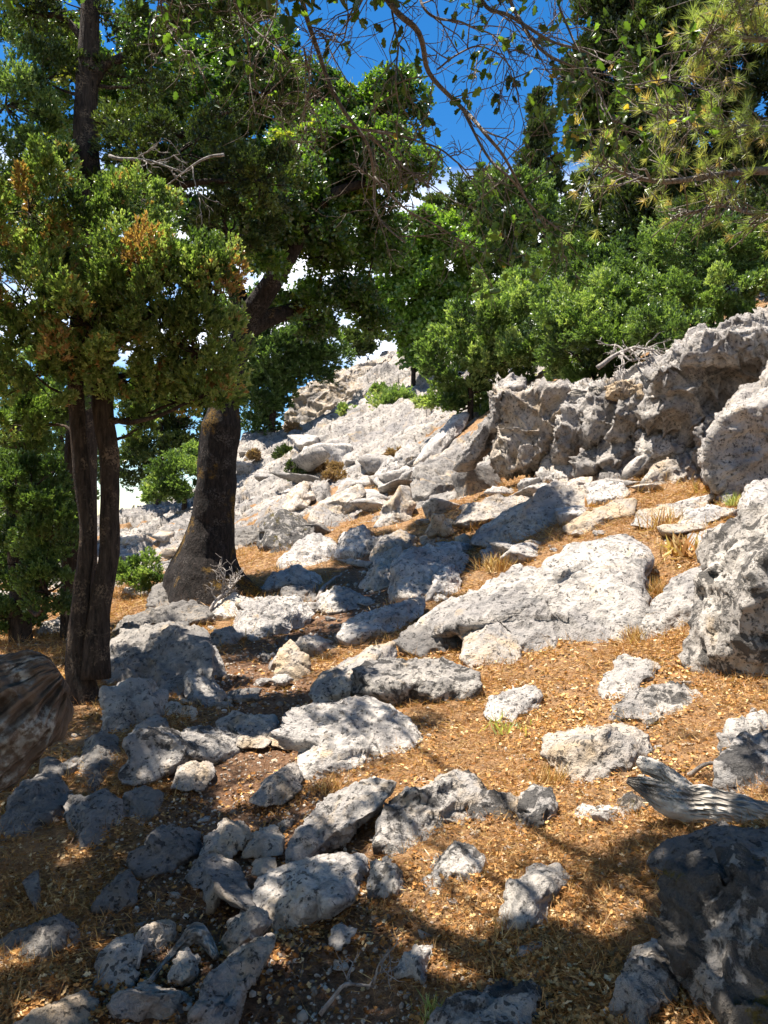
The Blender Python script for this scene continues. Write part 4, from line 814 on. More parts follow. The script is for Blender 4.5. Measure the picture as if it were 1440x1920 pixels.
far_tree('juniper_tree', 'olive green juniper below the pointed cypress', 950, 640, 21, [(960, 400, 21, 60, 60, 22), (930, 470, 21, 70, 60, 22), (1010, 450, 21, 60, 60, 18), (970, 540, 21, 90, 50, 22), (1050, 560, 20.5, 60, 40, 12)], 'jun', 0.19, 0.3, 95, 35, G, 0.15, tw=(0.01, 0.75), up=0.9, sq=2.2, stand=True)
far_tree('maple_tree', 'bright emerald broadleaf tree in the middle, in front of the ridge crest', 775, 740, 19, [(760, 470, 19, 55, 45, 16), (810, 440, 19, 50, 40, 12), (775, 560, 19, 60, 55, 24), (800, 640, 19, 45, 50, 18), (750, 520, 19, 35, 40, 9), (850, 500, 19, 60, 55, 16), (840, 600, 19, 50, 60, 14)], 'maple', 0.15, 0.33, 100, 36, G, 0.12, bark='oakbark', leaf='leaf', stand=True)
far_tree('juniper_bush', 'large spreading juniper bush between the emerald tree and the wall', 880, 790, 19.5, [(860, 700, 19.5, 70, 45, 24), (920, 660, 19.2, 70, 45, 22), (900, 610, 19.2, 80, 45, 20), (830, 750, 20, 45, 25, 9), (970, 610, 19, 70, 50, 18), (985, 670, 18.5, 50, 30, 12), (890, 760, 19.5, 60, 25, 12), (950, 730, 19.5, 50, 25, 9)], 'jun', 0.17, 0.262, 95, 37, G, 0.1, tw=(0.02, 0.95), up=0.9, sq=2.2, stand=True)
far_tree('juniper_bush', 'low juniper sprawling over the middle of the wall', 1110, 730, 16, [(1060, 620, 15.5, 70, 35, 18), (1130, 590, 15.5, 80, 45, 22), (1160, 640, 14.8, 70, 30, 16), (1080, 665, 15.2, 45, 22, 8), (1210, 600, 15, 60, 40, 14), (1100, 700, 15.8, 60, 22, 10), (1180, 690, 15.5, 50, 18, 7), (1030, 690, 16, 40, 20, 7)], 'jun', 0.13, 0.221, 95, 38, G, 0.1, tw=(0.03, 0.95), up=0.9, sq=2.2, stand=True)
far_tree('juniper_bush', 'juniper with sunlit fingers above the right end of the wall', 1330, 690, 14.5, [(1290, 570, 14.2, 80, 40, 22), (1370, 540, 14.2, 80, 45, 22), (1430, 480, 14.2, 60, 60, 16), (1240, 640, 13.6, 55, 30, 12), (1330, 480, 14.6, 70, 50, 16), (1265, 465, 15, 60, 40, 12), (1330, 640, 14.6, 70, 25, 12), (1400, 620, 14.4, 60, 25, 10), (1270, 680, 14.4, 30, 15, 4)], 'jun', 0.115, 0.205, 95, 39, G, 0.1, tw=(0.02, 0.85), up=0.9, sq=2.2, stand=True)

far_tree('juniper_tree', 'olive juniper filling the gap under the tall black green cypress', 1110, 650, 19, [(1090, 500, 19, 70, 40, 20), (1170, 540, 18.5, 70, 40, 20), (1120, 570, 18, 70, 30, 14), (1230, 520, 18, 60, 40, 16)], 'jun', 0.15, 0.246, 95, 41, G, 0.12, tw=(0.03, 0.7), up=0.9, sq=2.2, stand=True)
far_tree('juniper_tree', 'dark juniper between the cliff bushes and the pine at far right', 1400, 600, 17, [(1390, 430, 17, 70, 60, 24), (1310, 430, 17, 60, 50, 18), (1460, 520, 16.5, 50, 60, 14), (1330, 510, 16.5, 70, 30, 12)], 'dkjun', 0.14, 0.3, 110, 42, G, 0.12, up=0.8, stand=True)
far_tree('juniper_tree', 'shaggy juniper behind the spreading bush, left of the sprawling one', 1000, 680, 22, [(980, 580, 21, 70, 50, 24), (1040, 610, 20, 50, 40, 14), (930, 560, 22, 50, 40, 12)], 'jun', 0.16, 0.262, 95, 43, G, 0.12, tw=(0.02, 0.85), up=0.9, sq=2.2, stand=True)

# ---- shrubs on the scree and the ridge
G = 'low shrubs on the sunlit rocks'
def shrub(label, px, py, w, h, n, mat, seed, size=None, cat='juniper_shrub', Y=None):
    p = ray(px, py) if Y is None else P(px, py, Y); Y = p[1]
    far_tree(cat, label, px, py, Y, [(px, py - h * 0.55, Y, w, h * 0.5, n)], mat, size or 0.006 * Y, 0.28 * w / 1440 * Y + 0.004 * Y, 60, seed, G, 0.03, up=0.9)
shrub('pale green shrub in the sun between the juniper stems and the oak', 262, 1115, 48, 62, 22, 'jun', 51, 0.09)
shrub('green shrub on the ridge edge touching the spreading bush', 742, 785, 38, 42, 16, 'jun', 52)
shrub('smaller green shrub right below the pale crest crag', 708, 755, 16, 20, 7, 'jun', 53)
shrub('lone green tuft in the middle of the ridge face', 650, 788, 15, 18, 6, 'jun', 54)
shrub('dark creeping shrub on the lower ridge face, upper piece', 535, 872, 16, 22, 7, 'dkjun', 55)
shrub('dark creeping shrub on the lower ridge face, lower piece', 556, 905, 20, 24, 8, 'dkjun', 56)
for i, (x, y, w, h, lab) in enumerate([(600, 892, 15, 14, 'rusty dry bush in the middle of the ridge foot'), (622, 912, 20, 18, 'rusty dry bush just above the brown faced slab'), (549, 812, 7, 8, 'tiny rusty bush high at the ridge left'),
                                       (473, 865, 8, 8, 'tiny rusty bush beside the oak trunk'), (745, 862, 12, 12, 'golden dry tuft between slanting slabs'), (635, 890, 14, 12, 'rusty bush up against the dark creeping shrub')]):
    shrub(lab, x, y, w, h, 5, 'bush', 60 + i, cat='dry_bush')

# ---- unseen oaks added beside and behind the camera to cut sky light
def sky_block_tree(label, x, y, h, crowns, seed):
    b = np.array([x, y, ground_z(x, max(y, 0.5)) if abs(x) < 3 else 0.0]); top = b + [0.2, 0.1, h]
    rng = np.random.default_rng(seed); bl = []
    root = tree('oak_tree', label, 'tree', b, [([b + [0, 0, -.3], (b + top) / 2 + [.1, 0, 0], top], [0.24, 0.16, 0.06], 0.10)], [], 'leaf', 'oak', 0.1, 0.4, 60, bark='oakbark', seed=seed)
    Vs = []; Fs = []; Ts = []; off = 0; m = MB()
    for cx, cy, cz, r, n in crowns:
        q = np.array([cx, cy, cz]) + rng.normal(size=(n, 3)) * [r, r, r * .6] * 0.6; m.add(tube(wob([top - [0, 0, h * .35], np.array([cx, cy, cz])], .1, seed, 8), np.linspace(.08, .02, 8), 6))
        pos = np.repeat(q, 40, 0) + rng.normal(size=(n * 40, 3)) * .22; pos = pos[sunfleck(pos, 0.28)]; V, F, t = stamp(*TM['leaf'][0], pos, frames(rng.normal(size=pos.shape) + [0, 0, .5], rng), rng.uniform(.09, .16, len(pos)), np.clip(rng.normal(.4, .2, len(pos)), 0, .9))
        Vs.append(V); Fs.append(F + off); Ts.append(t); off += len(V)
    m.build('branches', M['oakbark'], root); mesh_obj('crown', np.vstack(Vs), np.vstack(Fs), M['oak'], root, tuple(b), np.concatenate(Ts), smooth=False)
sky_block_tree('unseen oak added to block light left of the path', -4.6, 1.2, 5.0, [(-3.6, 1.4, 4.2, 1.2, 34), (-4.6, 2.6, 4.0, 1.2, 34), (-4.4, 0.2, 3.6, 1.3, 34), (-3.2, 2.4, 5.0, 0.9, 20), (-5.6, 3.6, 3.6, 1.3, 30), (-2.6, 0.6, 5.4, 0.9, 16)], 71)
sky_block_tree('unseen oak added to block sky light behind the camera', -1.5, -4.5, 6.0, [(-1.5, -3.5, 5.0, 1.8, 50), (-3.5, -3.0, 4.2, 1.6, 44), (0.8, -3.4, 4.6, 1.6, 44), (-1.0, -2.0, 5.6, 1.3, 30)], 72)
sky_block_tree('unseen oak added to block light on the right behind the craggy rock', 4.2, -1.2, 5.2, [(3.6, -0.6, 4.8, 1.4, 40), (2.4, -1.4, 4.8, 1.3, 34), (4.4, 1.0, 5.0, 1.1, 24), (3.2, 0.4, 3.6, 0.9, 20)], 73)

# ---- pine branch reaching in from the right
Yp = 4.6
root = thing('pine_tree', 'pine reaching in from the right edge with yellow green needle brushes', 'tree', tuple(onground(1950, 1000, Yp)))
pb = np.array(root.location)
def pine():
    rng = np.random.default_rng(5); m = MB()
    tp = P(2000, -700, Yp + .3)
    tr = MB(); tr.add(tube(spline([pb + [0, 0, -.3], (pb + tp) / 2 + [0.1, 0, 0], tp], 16), np.linspace(0.17, 0.07, 16), 12)); tr.build('trunk', M['logbark'], root)
    mains = [([(1990, 380, .1), (1700, 330, .1), (1440, 325, 0), (1340, 335, 0), (1250, 343, -.1), (1180, 328, -.1), (1125, 305, -.1)], 13),
             ([(1990, 150, .2), (1700, 220, .1), (1500, 230, 0), (1420, 235, 0), (1330, 230, 0), (1240, 225, 0)], 9),
             ([(1990, -100, .2), (1700, 40, .1), (1500, 70, 0), (1400, 80, 0), (1340, 60, 0), (1310, 100, 0)], 10),
             ([(1990, 320, .3), (1700, 400, .2), (1500, 400, .1), (1420, 400, .1), (1350, 385, .1), (1290, 400, .1)], 8),
             ([(1900, -200, .3), (1600, -60, .2), (1480, 0, .1), (1400, 10, .1), (1360, -20, 0)], 8)]
    tips = []
    for k, (c, w) in enumerate(mains):
        pts = wob([P(x, y, Yp + d) for x, y, d in c], 0.012, 40 + k, 40); m.add(tube(pts, np.linspace(wpx(w * 1.6, Yp), wpx(3, Yp), 40), 7))
        for j in range(16, 40, 1 if k in (0, 2) else 1):
            for rep in range(2):
                o = pts[j]; t = pts[j] - pts[j - 1]; t /= np.linalg.norm(t)
                d = t * 0.5 + rng.normal(size=3) * [0.5, 0.9, 0.6] + [0, 0, 0.25 if k != 3 else -0.2]; d /= np.linalg.norm(d); L = rng.uniform(0.10, 0.34)
                e = o + d * L; m.add(tube(wob([o, (o + e) / 2 + rng.normal(size=3) * 0.02, e], 0.05, j, 5), np.linspace(wpx(4, Yp), wpx(1.8, Yp), 5), 4))
                bare = (k == 0 and rng.uniform() < 0.35) or (k == 3 and rng.uniform() < 0.6)
                if not bare: tips.append((e, d)); tips.append((o + d * L * 0.6, d + rng.normal(size=3) * 0.4))
                if rng.uniform() < 0.5:
                    e2 = o + d * L * 0.5 + (d + rng.normal(size=3) * 0.8) * L * 0.5; m.add(tube([o + d * L * 0.4, e2], [wpx(2.5, Yp), wpx(1.2, Yp)], 4))
                    if not bare: tips.append((e2, e2 - o))
    m.build('branches', M['twig'], root)
    pos = np.array([a for a, _ in tips]); d = np.array([b_ for _, b_ in tips]); R = frames(d, rng); Vs = []; Fs = []; Ts = []; off = 0; w = rng.integers(0, 3, len(pos))
    tn = np.clip(rng.normal(0.5, 0.18, len(pos)), 0, 1); tn = np.where(rng.uniform(size=len(pos)) < 0.08, 1.0, tn)
    for k in range(3):
        kk = w == k; T, TF = TM['needle'][k]; V, F, t = stamp(T, TF, pos[kk], R[kk], rng.uniform(0.06, 0.10, kk.sum()), tn[kk]); Vs.append(V); Fs.append(F + off); Ts.append(t); off += len(V)
    mesh_obj('crown', np.vstack(Vs), np.vstack(Fs), M['pine'], root, tuple(pb), np.concatenate(Ts), smooth=False)
pine()

# ---- oak overhead: bare twigs and holly like leaves hanging into the top of the picture
def holly(seed):
    r = np.random.default_rng(seed); n = 6; k = 0.30; pts = []
    for i in range(n + 1):
        t = i / n; w = k * math.sin(math.pi * min(t * 0.95 + 0.04, 1)) ** 0.7 * (1.25 if i % 2 else 0.8); pts.append((t, w))
    V = []; F = []
    for t, w in pts: V += [[-w, 0.10 * w * 4 + 0.0, t], [0, -0.25 * math.sin(t * 2.5) * 0.35, t], [w, 0.10 * w * 4, t]]
    for i in range(n):
        a = i * 3; F += [[a, a + 1, a + 4], [a, a + 4, a + 3], [a + 1, a + 2, a + 5], [a + 1, a + 5, a + 4]]
    return np.array(V), np.array(F)
HL = holly(1)
def overhead():
    rng = np.random.default_rng(17)
    b = np.array([-0.6, -1.7, 0.0]); b[2] = 0.0
    root = thing('oak_tree', 'holly leaved oak overhead whose bare grey twigs hang across the sky', 'tree', tuple(b))
    fork = np.array([-0.3, -0.9, 3.6])
    t = MB(); t.add(tube(spline([b + [0, 0, -.2], b + [0.05, 0.2, 1.8], fork, [0.1, 0.3, 4.6], [0.4, 1.2, 5.2]], 30), np.linspace(0.24, 0.08, 30), 14)); t.build('trunk', M['oakbark'], root)
    m = MB(); leaves = []
    mains = [  # picture-plane courses of the hanging boughs, distance, start and end width in px, leafiness along them
      ([(560, -120), (565, 0), (600, 110), (640, 190), (690, 265), (702, 330), (706, 400), (760, 455)], 3.3, 14, 4, 0.15),
      ([(640, -160), (725, 5), (780, 62), (805, 130), (860, 190), (900, 250), (945, 300), (985, 370)], 3.0, 17, 5, 0.3),
      ([(860, -120), (905, 0), (960, 35), (1040, 78), (1100, 97), (1165, 128)], 2.9, 12, 3, 0.5),
      ([(900, -140), (960, 0), (985, 62), (1030, 106), (1085, 130), (1130, 150), (1190, 160)], 2.8, 11, 3, 1.0),
      ([(640, 235), (700, 245), (760, 257), (820, 278), (860, 305), (885, 335)], 3.3, 7, 3, 0.05),
      ([(690, 250), (730, 290), (770, 322), (800, 328)], 3.3, 7, 2, 0.05),
      ([(870, 210), (915, 290), (960, 340), (1010, 400), (1060, 440)], 3.0, 8, 3, 0.9),
      ([(700, 330), (760, 390), (830, 430), (900, 470), (960, 500)], 3.2, 6, 2, 0.6),
      ([(820, 130), (870, 95), (915, 90), (960, 130), (965, 160)], 3.0, 5, 2, 0.8),
      ([(735, 20), (745, 80), (742, 150), (750, 210)], 2.9, 6, 3, 1.2),
      ([(780, -60), (800, 20), (870, 45), (930, 70), (960, 100)], 3.1, 8, 2, 0.4),
      ([(570, 90), (580, 150), (575, 200)], 3.3, 5, 2, 0.0),
      ([(720, -40), (660, 20), (640, 80), (600, 60)], 3.3, 6, 2, 0.2),
      ([(430, -120), (440, 0), (480, 60), (530, 100), (560, 150)], 3.4, 8, 2, 0.7),
      ([(300, -120), (300, 0), (320, 60), (345, 100)], 3.4, 7, 2, 1.0),
      ([(500, -100), (520, 20), (470, 130), (480, 220)], 3.5, 7, 2, 0.6),
      ([(1010, -120), (1060, 40), (1110, 150), (1150, 230)], 2.8, 8, 2, 0.8),
      ([(1190, 160), (1240, 150), (1280, 165)], 2.8, 4, 2, 0.7)]
    def twig(o, d, L, r, lf, lvl):
        n = 6; e = o + d * L; mid = (o + e) / 2 + rng.normal(size=3) * 0.12 * L; p = wob([o, mid, e + [0, 0, -0.15 * L]], 0.06, int(rng.integers(999)), n)
        m.add(tube(p, np.linspace(r, max(r * 0.35, 0.0009), n), 5))
        if lvl < 2:
            for k in range(rng.integers(1, 4)):
                j = rng.integers(1, n - 1); dd = d + rng.normal(size=3) * 0.75; dd /= np.linalg.norm(dd); twig(p[j], dd, L * rng.uniform(0.4, 0.75), r * 0.6, lf, lvl + 1)
        if rng.uniform() < lf:
            for k in range(rng.integers(3, 7)):
                j = rng.integers(2, n); ld = d * 0.6 + rng.normal(size=3) * 0.7 + [0, 0, -0.4]; leaves.append((p[j], ld))
    for c, Y, w0, w1, lf in mains:
        pts = wob([P(x, y, Y + 0.12 * math.sin(i * 1.7 + Y * 9)) for i, (x, y) in enumerate(c)], 0.02, int(w0 * 7 + Y * 10), 36)
        if c[0][1] < -10:
            s0 = pts[0]; m.add(tube(spline([np.array([0.3, 0.9, 5.0]), (np.array([0.3, 0.9, 5.0]) + s0) / 2 + [0, 0, .3], s0], 8), np.linspace(0.03, wpx(w0, Y), 8), 6))
        m.add(tube(pts, np.linspace(wpx(w0 * .75, Y), wpx(w1 * .8, Y), 36), 8))
        for j in range(4, 36, 3):
            d = pts[j] - pts[j - 1]; d /= np.linalg.norm(d); dd = d * 0.6 + rng.normal(size=3) * 0.6 + [0, 0, -0.05]; dd /= np.linalg.norm(dd)
            twig(pts[j], dd, rng.uniform(0.12, 0.36), wpx(2.8, Y), lf * 0.10 * (0.35 + 0.65 * j / 36), 0)
    m.build('boughs', M['twig'], root)
    for x, y, r, n, Y in [(745, 140, 40, 60, 2.9), (860, 105, 22, 20, 3.0), (910, 150, 28, 26, 3.0), (1090, 190, 75, 150, 2.8), (1200, 160, 60, 60, 2.8), (1060, 250, 45, 60, 2.9), (960, 470, 90, 150, 3.1), (910, 460, 60, 60, 3.2), (1010, 420, 60, 60, 3.0), (340, 90, 60, 70, 3.4), (480, 40, 60, 40, 3.4), (1150, 260, 60, 50, 2.8), (1060, 120, 50, 40, 2.8), (870, 30, 40, 14, 3), (520, 110, 50, 40, 3.4)]:
        c = P(x, y, Y)
        for k in range(int(n * 0.42)): leaves.append((c + rng.normal(size=3) * [r / 1440 * Y * 0.6, 0.12, r / 1440 * Y * 0.6], rng.normal(size=3) + [0, 0, -0.5]))
    pos = np.array([a for a, _ in leaves]); d = np.array([a for _, a in leaves]); R = frames(d, rng)
    V, F, tt = stamp(HL[0], HL[1], pos, R, rng.uniform(0.030, 0.048, len(pos)), np.where(rng.uniform(size=len(pos)) < 0.03, 1.0, np.clip(rng.normal(0.5, 0.2, len(pos)), 0, 0.92)))
    # unseen crown clusters added and placed along the sun to shade chosen ground
    Vs = [V]; Fs = [F]; Ts = [tt]; off = len(V)
    sh = MB()
    for (px, py, h, r, n) in SHADE:
        g = ray(px, py); c = g + SUN * (h / SUN[2]); n = int(n * 1.5); k = rng.normal(size=(n, 3)) * [r, r, 0.18] + c
        scr = EYE + 960 / 1440 * k[:, 1] * 1.03; k[:, 2] = np.where((k[:, 1] > 0) & (k[:, 2] < scr) & (np.abs(k[:, 0]) < 0.56 * k[:, 1] + .1), scr + rng.uniform(0.05, .5, n), k[:, 2])
        s0 = np.array([0.3, 0.9, 5.0]); 
        for x in k[::7]: sh.add(tube(wob([np.array([c[0], c[1], max(c[2], EYE + 0.7 * max(c[1], 0) + 0.3)]), x], 0.1, 3, 5), [0.012, 0.01, 0.008, 0.006, 0.004], 4))
        cc = c.copy(); cc[2] = max(c[2], EYE + 0.7 * max(c[1], 0) + 0.3); sh.add(tube(wob([s0, (s0 + cc) / 2 + [0, 0, .3], cc], 0.06, 5, 10), np.linspace(0.05, 0.015, 10), 6))
        pos = np.repeat(k, 24, 0) + rng.normal(size=(n * 24, 3)) * 0.055; pos = pos[sunfleck(pos, 0.22 if px > 300 else 0.40)]
        a, f_, t_ = stamp(HL[0], HL[1], pos, frames(rng.normal(size=pos.shape) + [0, 0, -.3], rng), rng.uniform(0.04, 0.065, len(pos)), np.clip(rng.normal(0.45, 0.2, len(pos)), 0, 0.92))
        Vs.append(a); Fs.append(f_ + off); Ts.append(t_); off += len(a)
    sh.build('shade_boughs', M['oakbark'], root)
    mesh_obj('crown', np.vstack(Vs), np.vstack(Fs), M['oak'], root, tuple(b), np.concatenate(Ts), smooth=True)
SHADE = [(60, 1850, 4.2, 0.35, 70), (180, 1660, 4.6, 0.4, 90), (60, 1560, 4.4, 0.4, 90), (300, 1640, 4.8, 0.25, 30), (330, 1720, 4.4, 0.2, 26), (60, 1700, 4.6, 0.4, 90), (150, 1760, 4.4, 0.3, 60), (620, 1855, 4.2, 0.22, 34), (560, 1905, 4.2, 0.2, 30), (760, 1905, 4.2, 0.2, 34), (900, 1935, 4, 0.22, 40), (1050, 1935, 4, 0.22, 50), (1150, 1855, 4.2, 0.22, 44), (1090, 1805, 4.2, 0.12, 14), (1340, 1720, 3.6, 0.25, 80), (1330, 1905, 3.4, 0.25, 70), (1240, 1815, 4, 0.15, 24), (700, 1700, 4.2, 0.12, 10), (1360, 1590, 3.8, 0.22, 60), (420, 1890, 4, 0.12, 10), (520, 1500, 5, 0.2, 16), (690, 1370, 5.2, 0.3, 24), (740, 1560, 4.6, 0.12, 8), (1430, 1430, 3.8, 0.2, 20), (480, 1720, 4.3, 0.15, 10), (430, 1600, 4.5, 0.22, 30), (250, 1800, 4.2, 0.3, 40), (120, 1850, 4.2, 0.3, 50), (60, 1580, 7, 0.45, 110), (200, 1600, 6.5, 0.4, 90), (100, 1700, 6, 0.45, 100), (250, 1700, 6, 0.35, 50), (330, 1560, 6.5, 0.3, 44), (1330, 1815, 4, 0.3, 60), (60, 1450, 5, 0.4, 100), (180, 1400, 5.5, 0.35, 70), (30, 1350, 5, 0.4, 80), (120, 1560, 5, 0.4, 90), (300, 1480, 5.5, 0.25, 30)]
overhead()

# ------------------------------------------------------------------ fallen wood
def log_mesh(ctrl, rads, ns=40, n=140, grooves=0.12, gf=9, rough=0.10, seed=0, twist=1.5, flat=1.0):
    pp = spline(ctrl, n); V, F = tube(pp, np.interp(np.linspace(0, 1, n), np.linspace(0, 1, len(rads)), rads), ns)
    c = np.vstack([np.repeat(pp, ns, 0), pp[:1], pp[-1:]]); Nn = V - c
    th = np.tile(np.arange(ns) / ns * 2 * math.pi, n); s = np.repeat(np.linspace(0, 1, n), ns); s = np.concatenate([s, [0, 1]]); th = np.concatenate([th, [0, 0]])
    k = np.stack([np.cos(th + twist * s) * gf / 3, np.sin(th + twist * s) * gf / 3, s * 3.0], -1)
    d = grooves * (1 - 2 * np.abs(vnoise(k, seed))) * 0.8 + grooves * 0.7 * vnoise(k * 2.7, seed + 1) + rough * fbm(V * 7, 3, seed + 2)
    V = V + Nn * d[:, None]; V[:, 2] = c[:, 2] + (V[:, 2] - c[:, 2]) * flat
    LG.append(np.clip(0.45 + 0.5 * d / (grooves * 1.2) + 0.55 * vnoise(np.stack([k[:, 0] * 3, k[:, 1] * 3, k[:, 2] * 0.7], -1) + 3, seed + 7), 0, 1)); return V, F
LG = []
def grained(o):
    a = o.data.attributes.new('grain', 'FLOAT', 'POINT'); a.data.foreach_set('value', LG[-1].astype(np.float32)); return o
g = lambda x, y, up=0.0: ray(x, y) + np.array([0, 0, up])
# grey dead log at the right
a = g(1205, 1530); Yd = a[1]
def D_(x, y, d=0.0): return P(x, y, Yd + d)
m = MB()
m.add(log_mesh([D_(1176, 1462, -.10), D_(1205, 1474, -.12), D_(1240, 1490, -.14), D_(1290, 1506, -.17), D_(1350, 1514, -.22), D_(1430, 1534, -.28), D_(1560, 1572, -.36)], [0.014, 0.036, 0.055, 0.064, 0.062, 0.058, 0.054], seed=4, grooves=0.15, gf=9, ns=80, rough=.35))
dead = grained(m.build('fallen_log', M['greylog'])); tag(dead, 'weathered silver grey dead log with a split forked end, reaching in from the right edge', 'dead log')
m = MB(); m.add(log_mesh([D_(1290, 1490, -.14), D_(1262, 1468, -.12), D_(1236, 1446, -.10), D_(1212, 1434, -.08), D_(1196, 1424, -.06)], [0.04, 0.042, 0.036, 0.030, 0.014], seed=5, n=80, grooves=0.15, gf=8, ns=60, rough=.35))
grained(m.build('log_fork', M['greylog'], dead, loc=tuple(dead.location)))
# thick log at the left edge
Ylg = 3.3
m = MB(); m.add(log_mesh([P(-620, 1860, Ylg - .5), P(-330, 1580, Ylg - .25), P(-100, 1415, Ylg - .05), P(-10, 1355, Ylg + .05), P(50, 1308, Ylg + .12), P(92, 1275, Ylg + .15), P(112, 1262, Ylg + .17)], [0.27, 0.26, 0.25, 0.235, 0.21, 0.15, 0.08], seed=8, grooves=0.16, gf=9, rough=0.12, n=200, ns=110, twist=.25))
lg = grained(m.build('fallen_log', M['logbark'])); tag(lg, 'thick reddish brown fallen trunk jutting in from the left edge', 'fallen trunk')
# forked dead root on the path
b = g(330, 1800); Yr = b[1]
m = MB(); m.add(log_mesh([g(280, 1846, .01), P(315, 1800, Yr + .05), P(345, 1768, Yr + .1), P(366, 1748, Yr + .12), P(385, 1765, Yr + .12), g(404, 1792, 0.0)], [0.009, 0.014, 0.022, 0.032, 0.026, 0.012], n=80, ns=20, seed=11)); 
o = grained(m.build('dead_root', M['greylog'])); tag(o, 'bent forked dead root lying over the pale stone at lower left', 'dead root')
# dead twigs beside the oak foot
def dead_branch(label, start, end, L, n, seed, r=0.02, up=0.6):
    rng = np.random.default_rng(seed); m = MB(); p = wob([start, (start + end) / 2 + [0, 0, .05], end], 0.05, seed, 14); m.add(tube(p, np.linspace(r, r * 0.4, 14), 7))
    def rec(o, d, l, rr, lv):
        e = o + d * l; q = wob([o, (o + e) / 2 + rng.normal(size=3) * .1 * l, e], 0.1, int(rng.integers(99)), 6); m.add(tube(q, np.linspace(rr, rr * .4, 6), 5))
        if lv < 2:
            for k in range(3):
                dd = d + rng.normal(size=3) * .6; rec(q[rng.integers(2, 6)], dd / np.linalg.norm(dd), l * .6, rr * .6, lv + 1)
    for i in range(n):
        d = (end - start) / np.linalg.norm(end - start) * .5 + rng.normal(size=3) * .5 + [0, 0, up]; rec(p[rng.integers(5, 14)], d / np.linalg.norm(d), L * rng.uniform(.5, 1), r * .5, 0)
    o = m.build('dead_branch', M['deadwood']); tag(o, label, 'dead branch')
dead_branch('tangle of bleached dead twigs in front of the oak foot', g(385, 1165, .05), P(440, 1095, g(400, 1150)[1]), 0.30, 9, 3, 0.03)
dead_branch('thin dead stick across the litter above the grey log', g(1290, 1462, .02), g(1385, 1455, .02), 0.1, 2, 5, 0.012, 0.1)
dead_branch('short pale stick in the path beside the forked root', g(258, 1822, .01), g(278, 1790, .02), 0.05, 1, 6, 0.006, 0.0)
dead_branch('dead twig on the dark litter at bottom right of centre', g(600, 1915, .02), g(700, 1868, .03), 0.15, 3, 7, 0.008, 0.1)
dead_branch('bare root curling between the dark cube and the round blue grey boulder', g(592, 1132, .03), g(640, 1085, .08), 0.12, 2, 8, 0.035, 0.1)
dead_branch('dead red brown branches under the sprawling bush on the wall', P(1120, 690, 14.6), P(1190, 650, 14.6), 0.9, 7, 10, 0.05, -0.2)
# bare silver branch in the shaded foliage
dead_branch('bare silvery branch twisting in front of the shaded upper foliage', P(205, 292, 7.6), P(345, 325, 7.4), 0.30, 5, 12, 0.018, -0.1)
dead_branch('second bare silvery branch, lower and pointing down right', P(420, 290, 7.4), P(335, 330, 7.4), 0.36, 3, 13, 0.016, -0.5)

# ------------------------------------------------------------------ scattered stones
FT = np.array(FOOT)
def free(x, y, r): return not (np.hypot(FT[:, 0] - x, FT[:, 1] - y) < FT[:, 2] + r * 0.4).any()
rng = np.random.default_rng(99)
LANDMARKS = [(640, 720, 'the crowning crag'), (655, 795, 'the block beneath the crag'), (590, 830, 'the cleft buttress'), (485, 835, 'the ridge end rocks'), (730, 765, 'the jutting bed'), (742, 775, 'the ridge edge shrub'), (650, 783, 'the lone green tuft'), (545, 890, 'the dark creeping shrub'), (615, 900, 'the rusty bushes'), (765, 855, 'the smallest slanting slab'), (835, 815, 'the second slanting slab'),
 (1050, 1130, 'the huge central slab'), (665, 1380, 'the big rounded blue grey boulder'), (1120, 1420, 'the flat topped pale boulder'), (595, 1665, 'the boulder with the round hole'), (830, 1530, 'the wide knobbly boulder'),
 (850, 1635, 'the triangular boulder'), (1000, 1690, 'the boulder with the dark hollow'), (960, 1320, 'the isolated pale boulder'), (1240, 1320, 'the long low pale boulder'), (1300, 1500, 'the dead log'), (1400, 1130, 'the huge right edge boulder'),
 (1400, 800, 'the great bulge'), (1300, 740, 'the smooth wall face'), (1045, 880, 'the chunky undercut boulder'), (1150, 895, 'the leaning pale boulder'), (1130, 965, 'the ochre ledge'), (960, 985, 'the long pale slab'), (820, 1000, 'the cairn'),
 (795, 1075, 'the pitted square block'), (640, 1125, 'the round blue grey boulder at the bend'), (560, 1118, 'the dark cube of rock'), (530, 995, 'the mossy black rock'), (390, 1080, 'the oak foot'), (550, 1240, 'the striped tan shard'),
 (385, 1295, 'the pointed grey rock'), (290, 1230, 'the great dark boulder'), (250, 1330, 'the pale boulder at the juniper foot'), (365, 1458, 'the loose pale block'), (350, 1405, 'the sharp ridge of rock'), (470, 1362, 'the split rock'), (425, 1575, 'the half lit rock'),
 (515, 1465, 'the tapering pale stone'), (630, 1545, 'the long white boulder'), (345, 1790, 'the forked dead root'), (220, 1805, 'the upright half lit stone'), (440, 1850, 'the tall bottom edge boulder'), (110, 1900, 'the sunlit corner rock'), (290, 1880, 'the long low tan rock'),
 (70, 1515, 'the hulking left edge rock'), (180, 1540, 'the shaded upright boulder'), (50, 1320, 'the fallen trunk'), (165, 1270, 'the twin stemmed juniper'), (1370, 1750, 'the craggy corner rock'), (815, 905, 'the shaded fin of rock'), (640, 945, 'the brown faced slab'),
 (980, 820, 'the tall leaning fin'), (260, 1090, 'the pale green scree shrub'), (250, 970, 'the crest of the scree'), (520, 1155, 'the bluish rocks below the oak'), (720, 1035, 'the lumpy half lit rock'), (85, 1765, 'the half buried left rock'), (1280, 1120, 'the smooth grass set slab')]
USED = {}
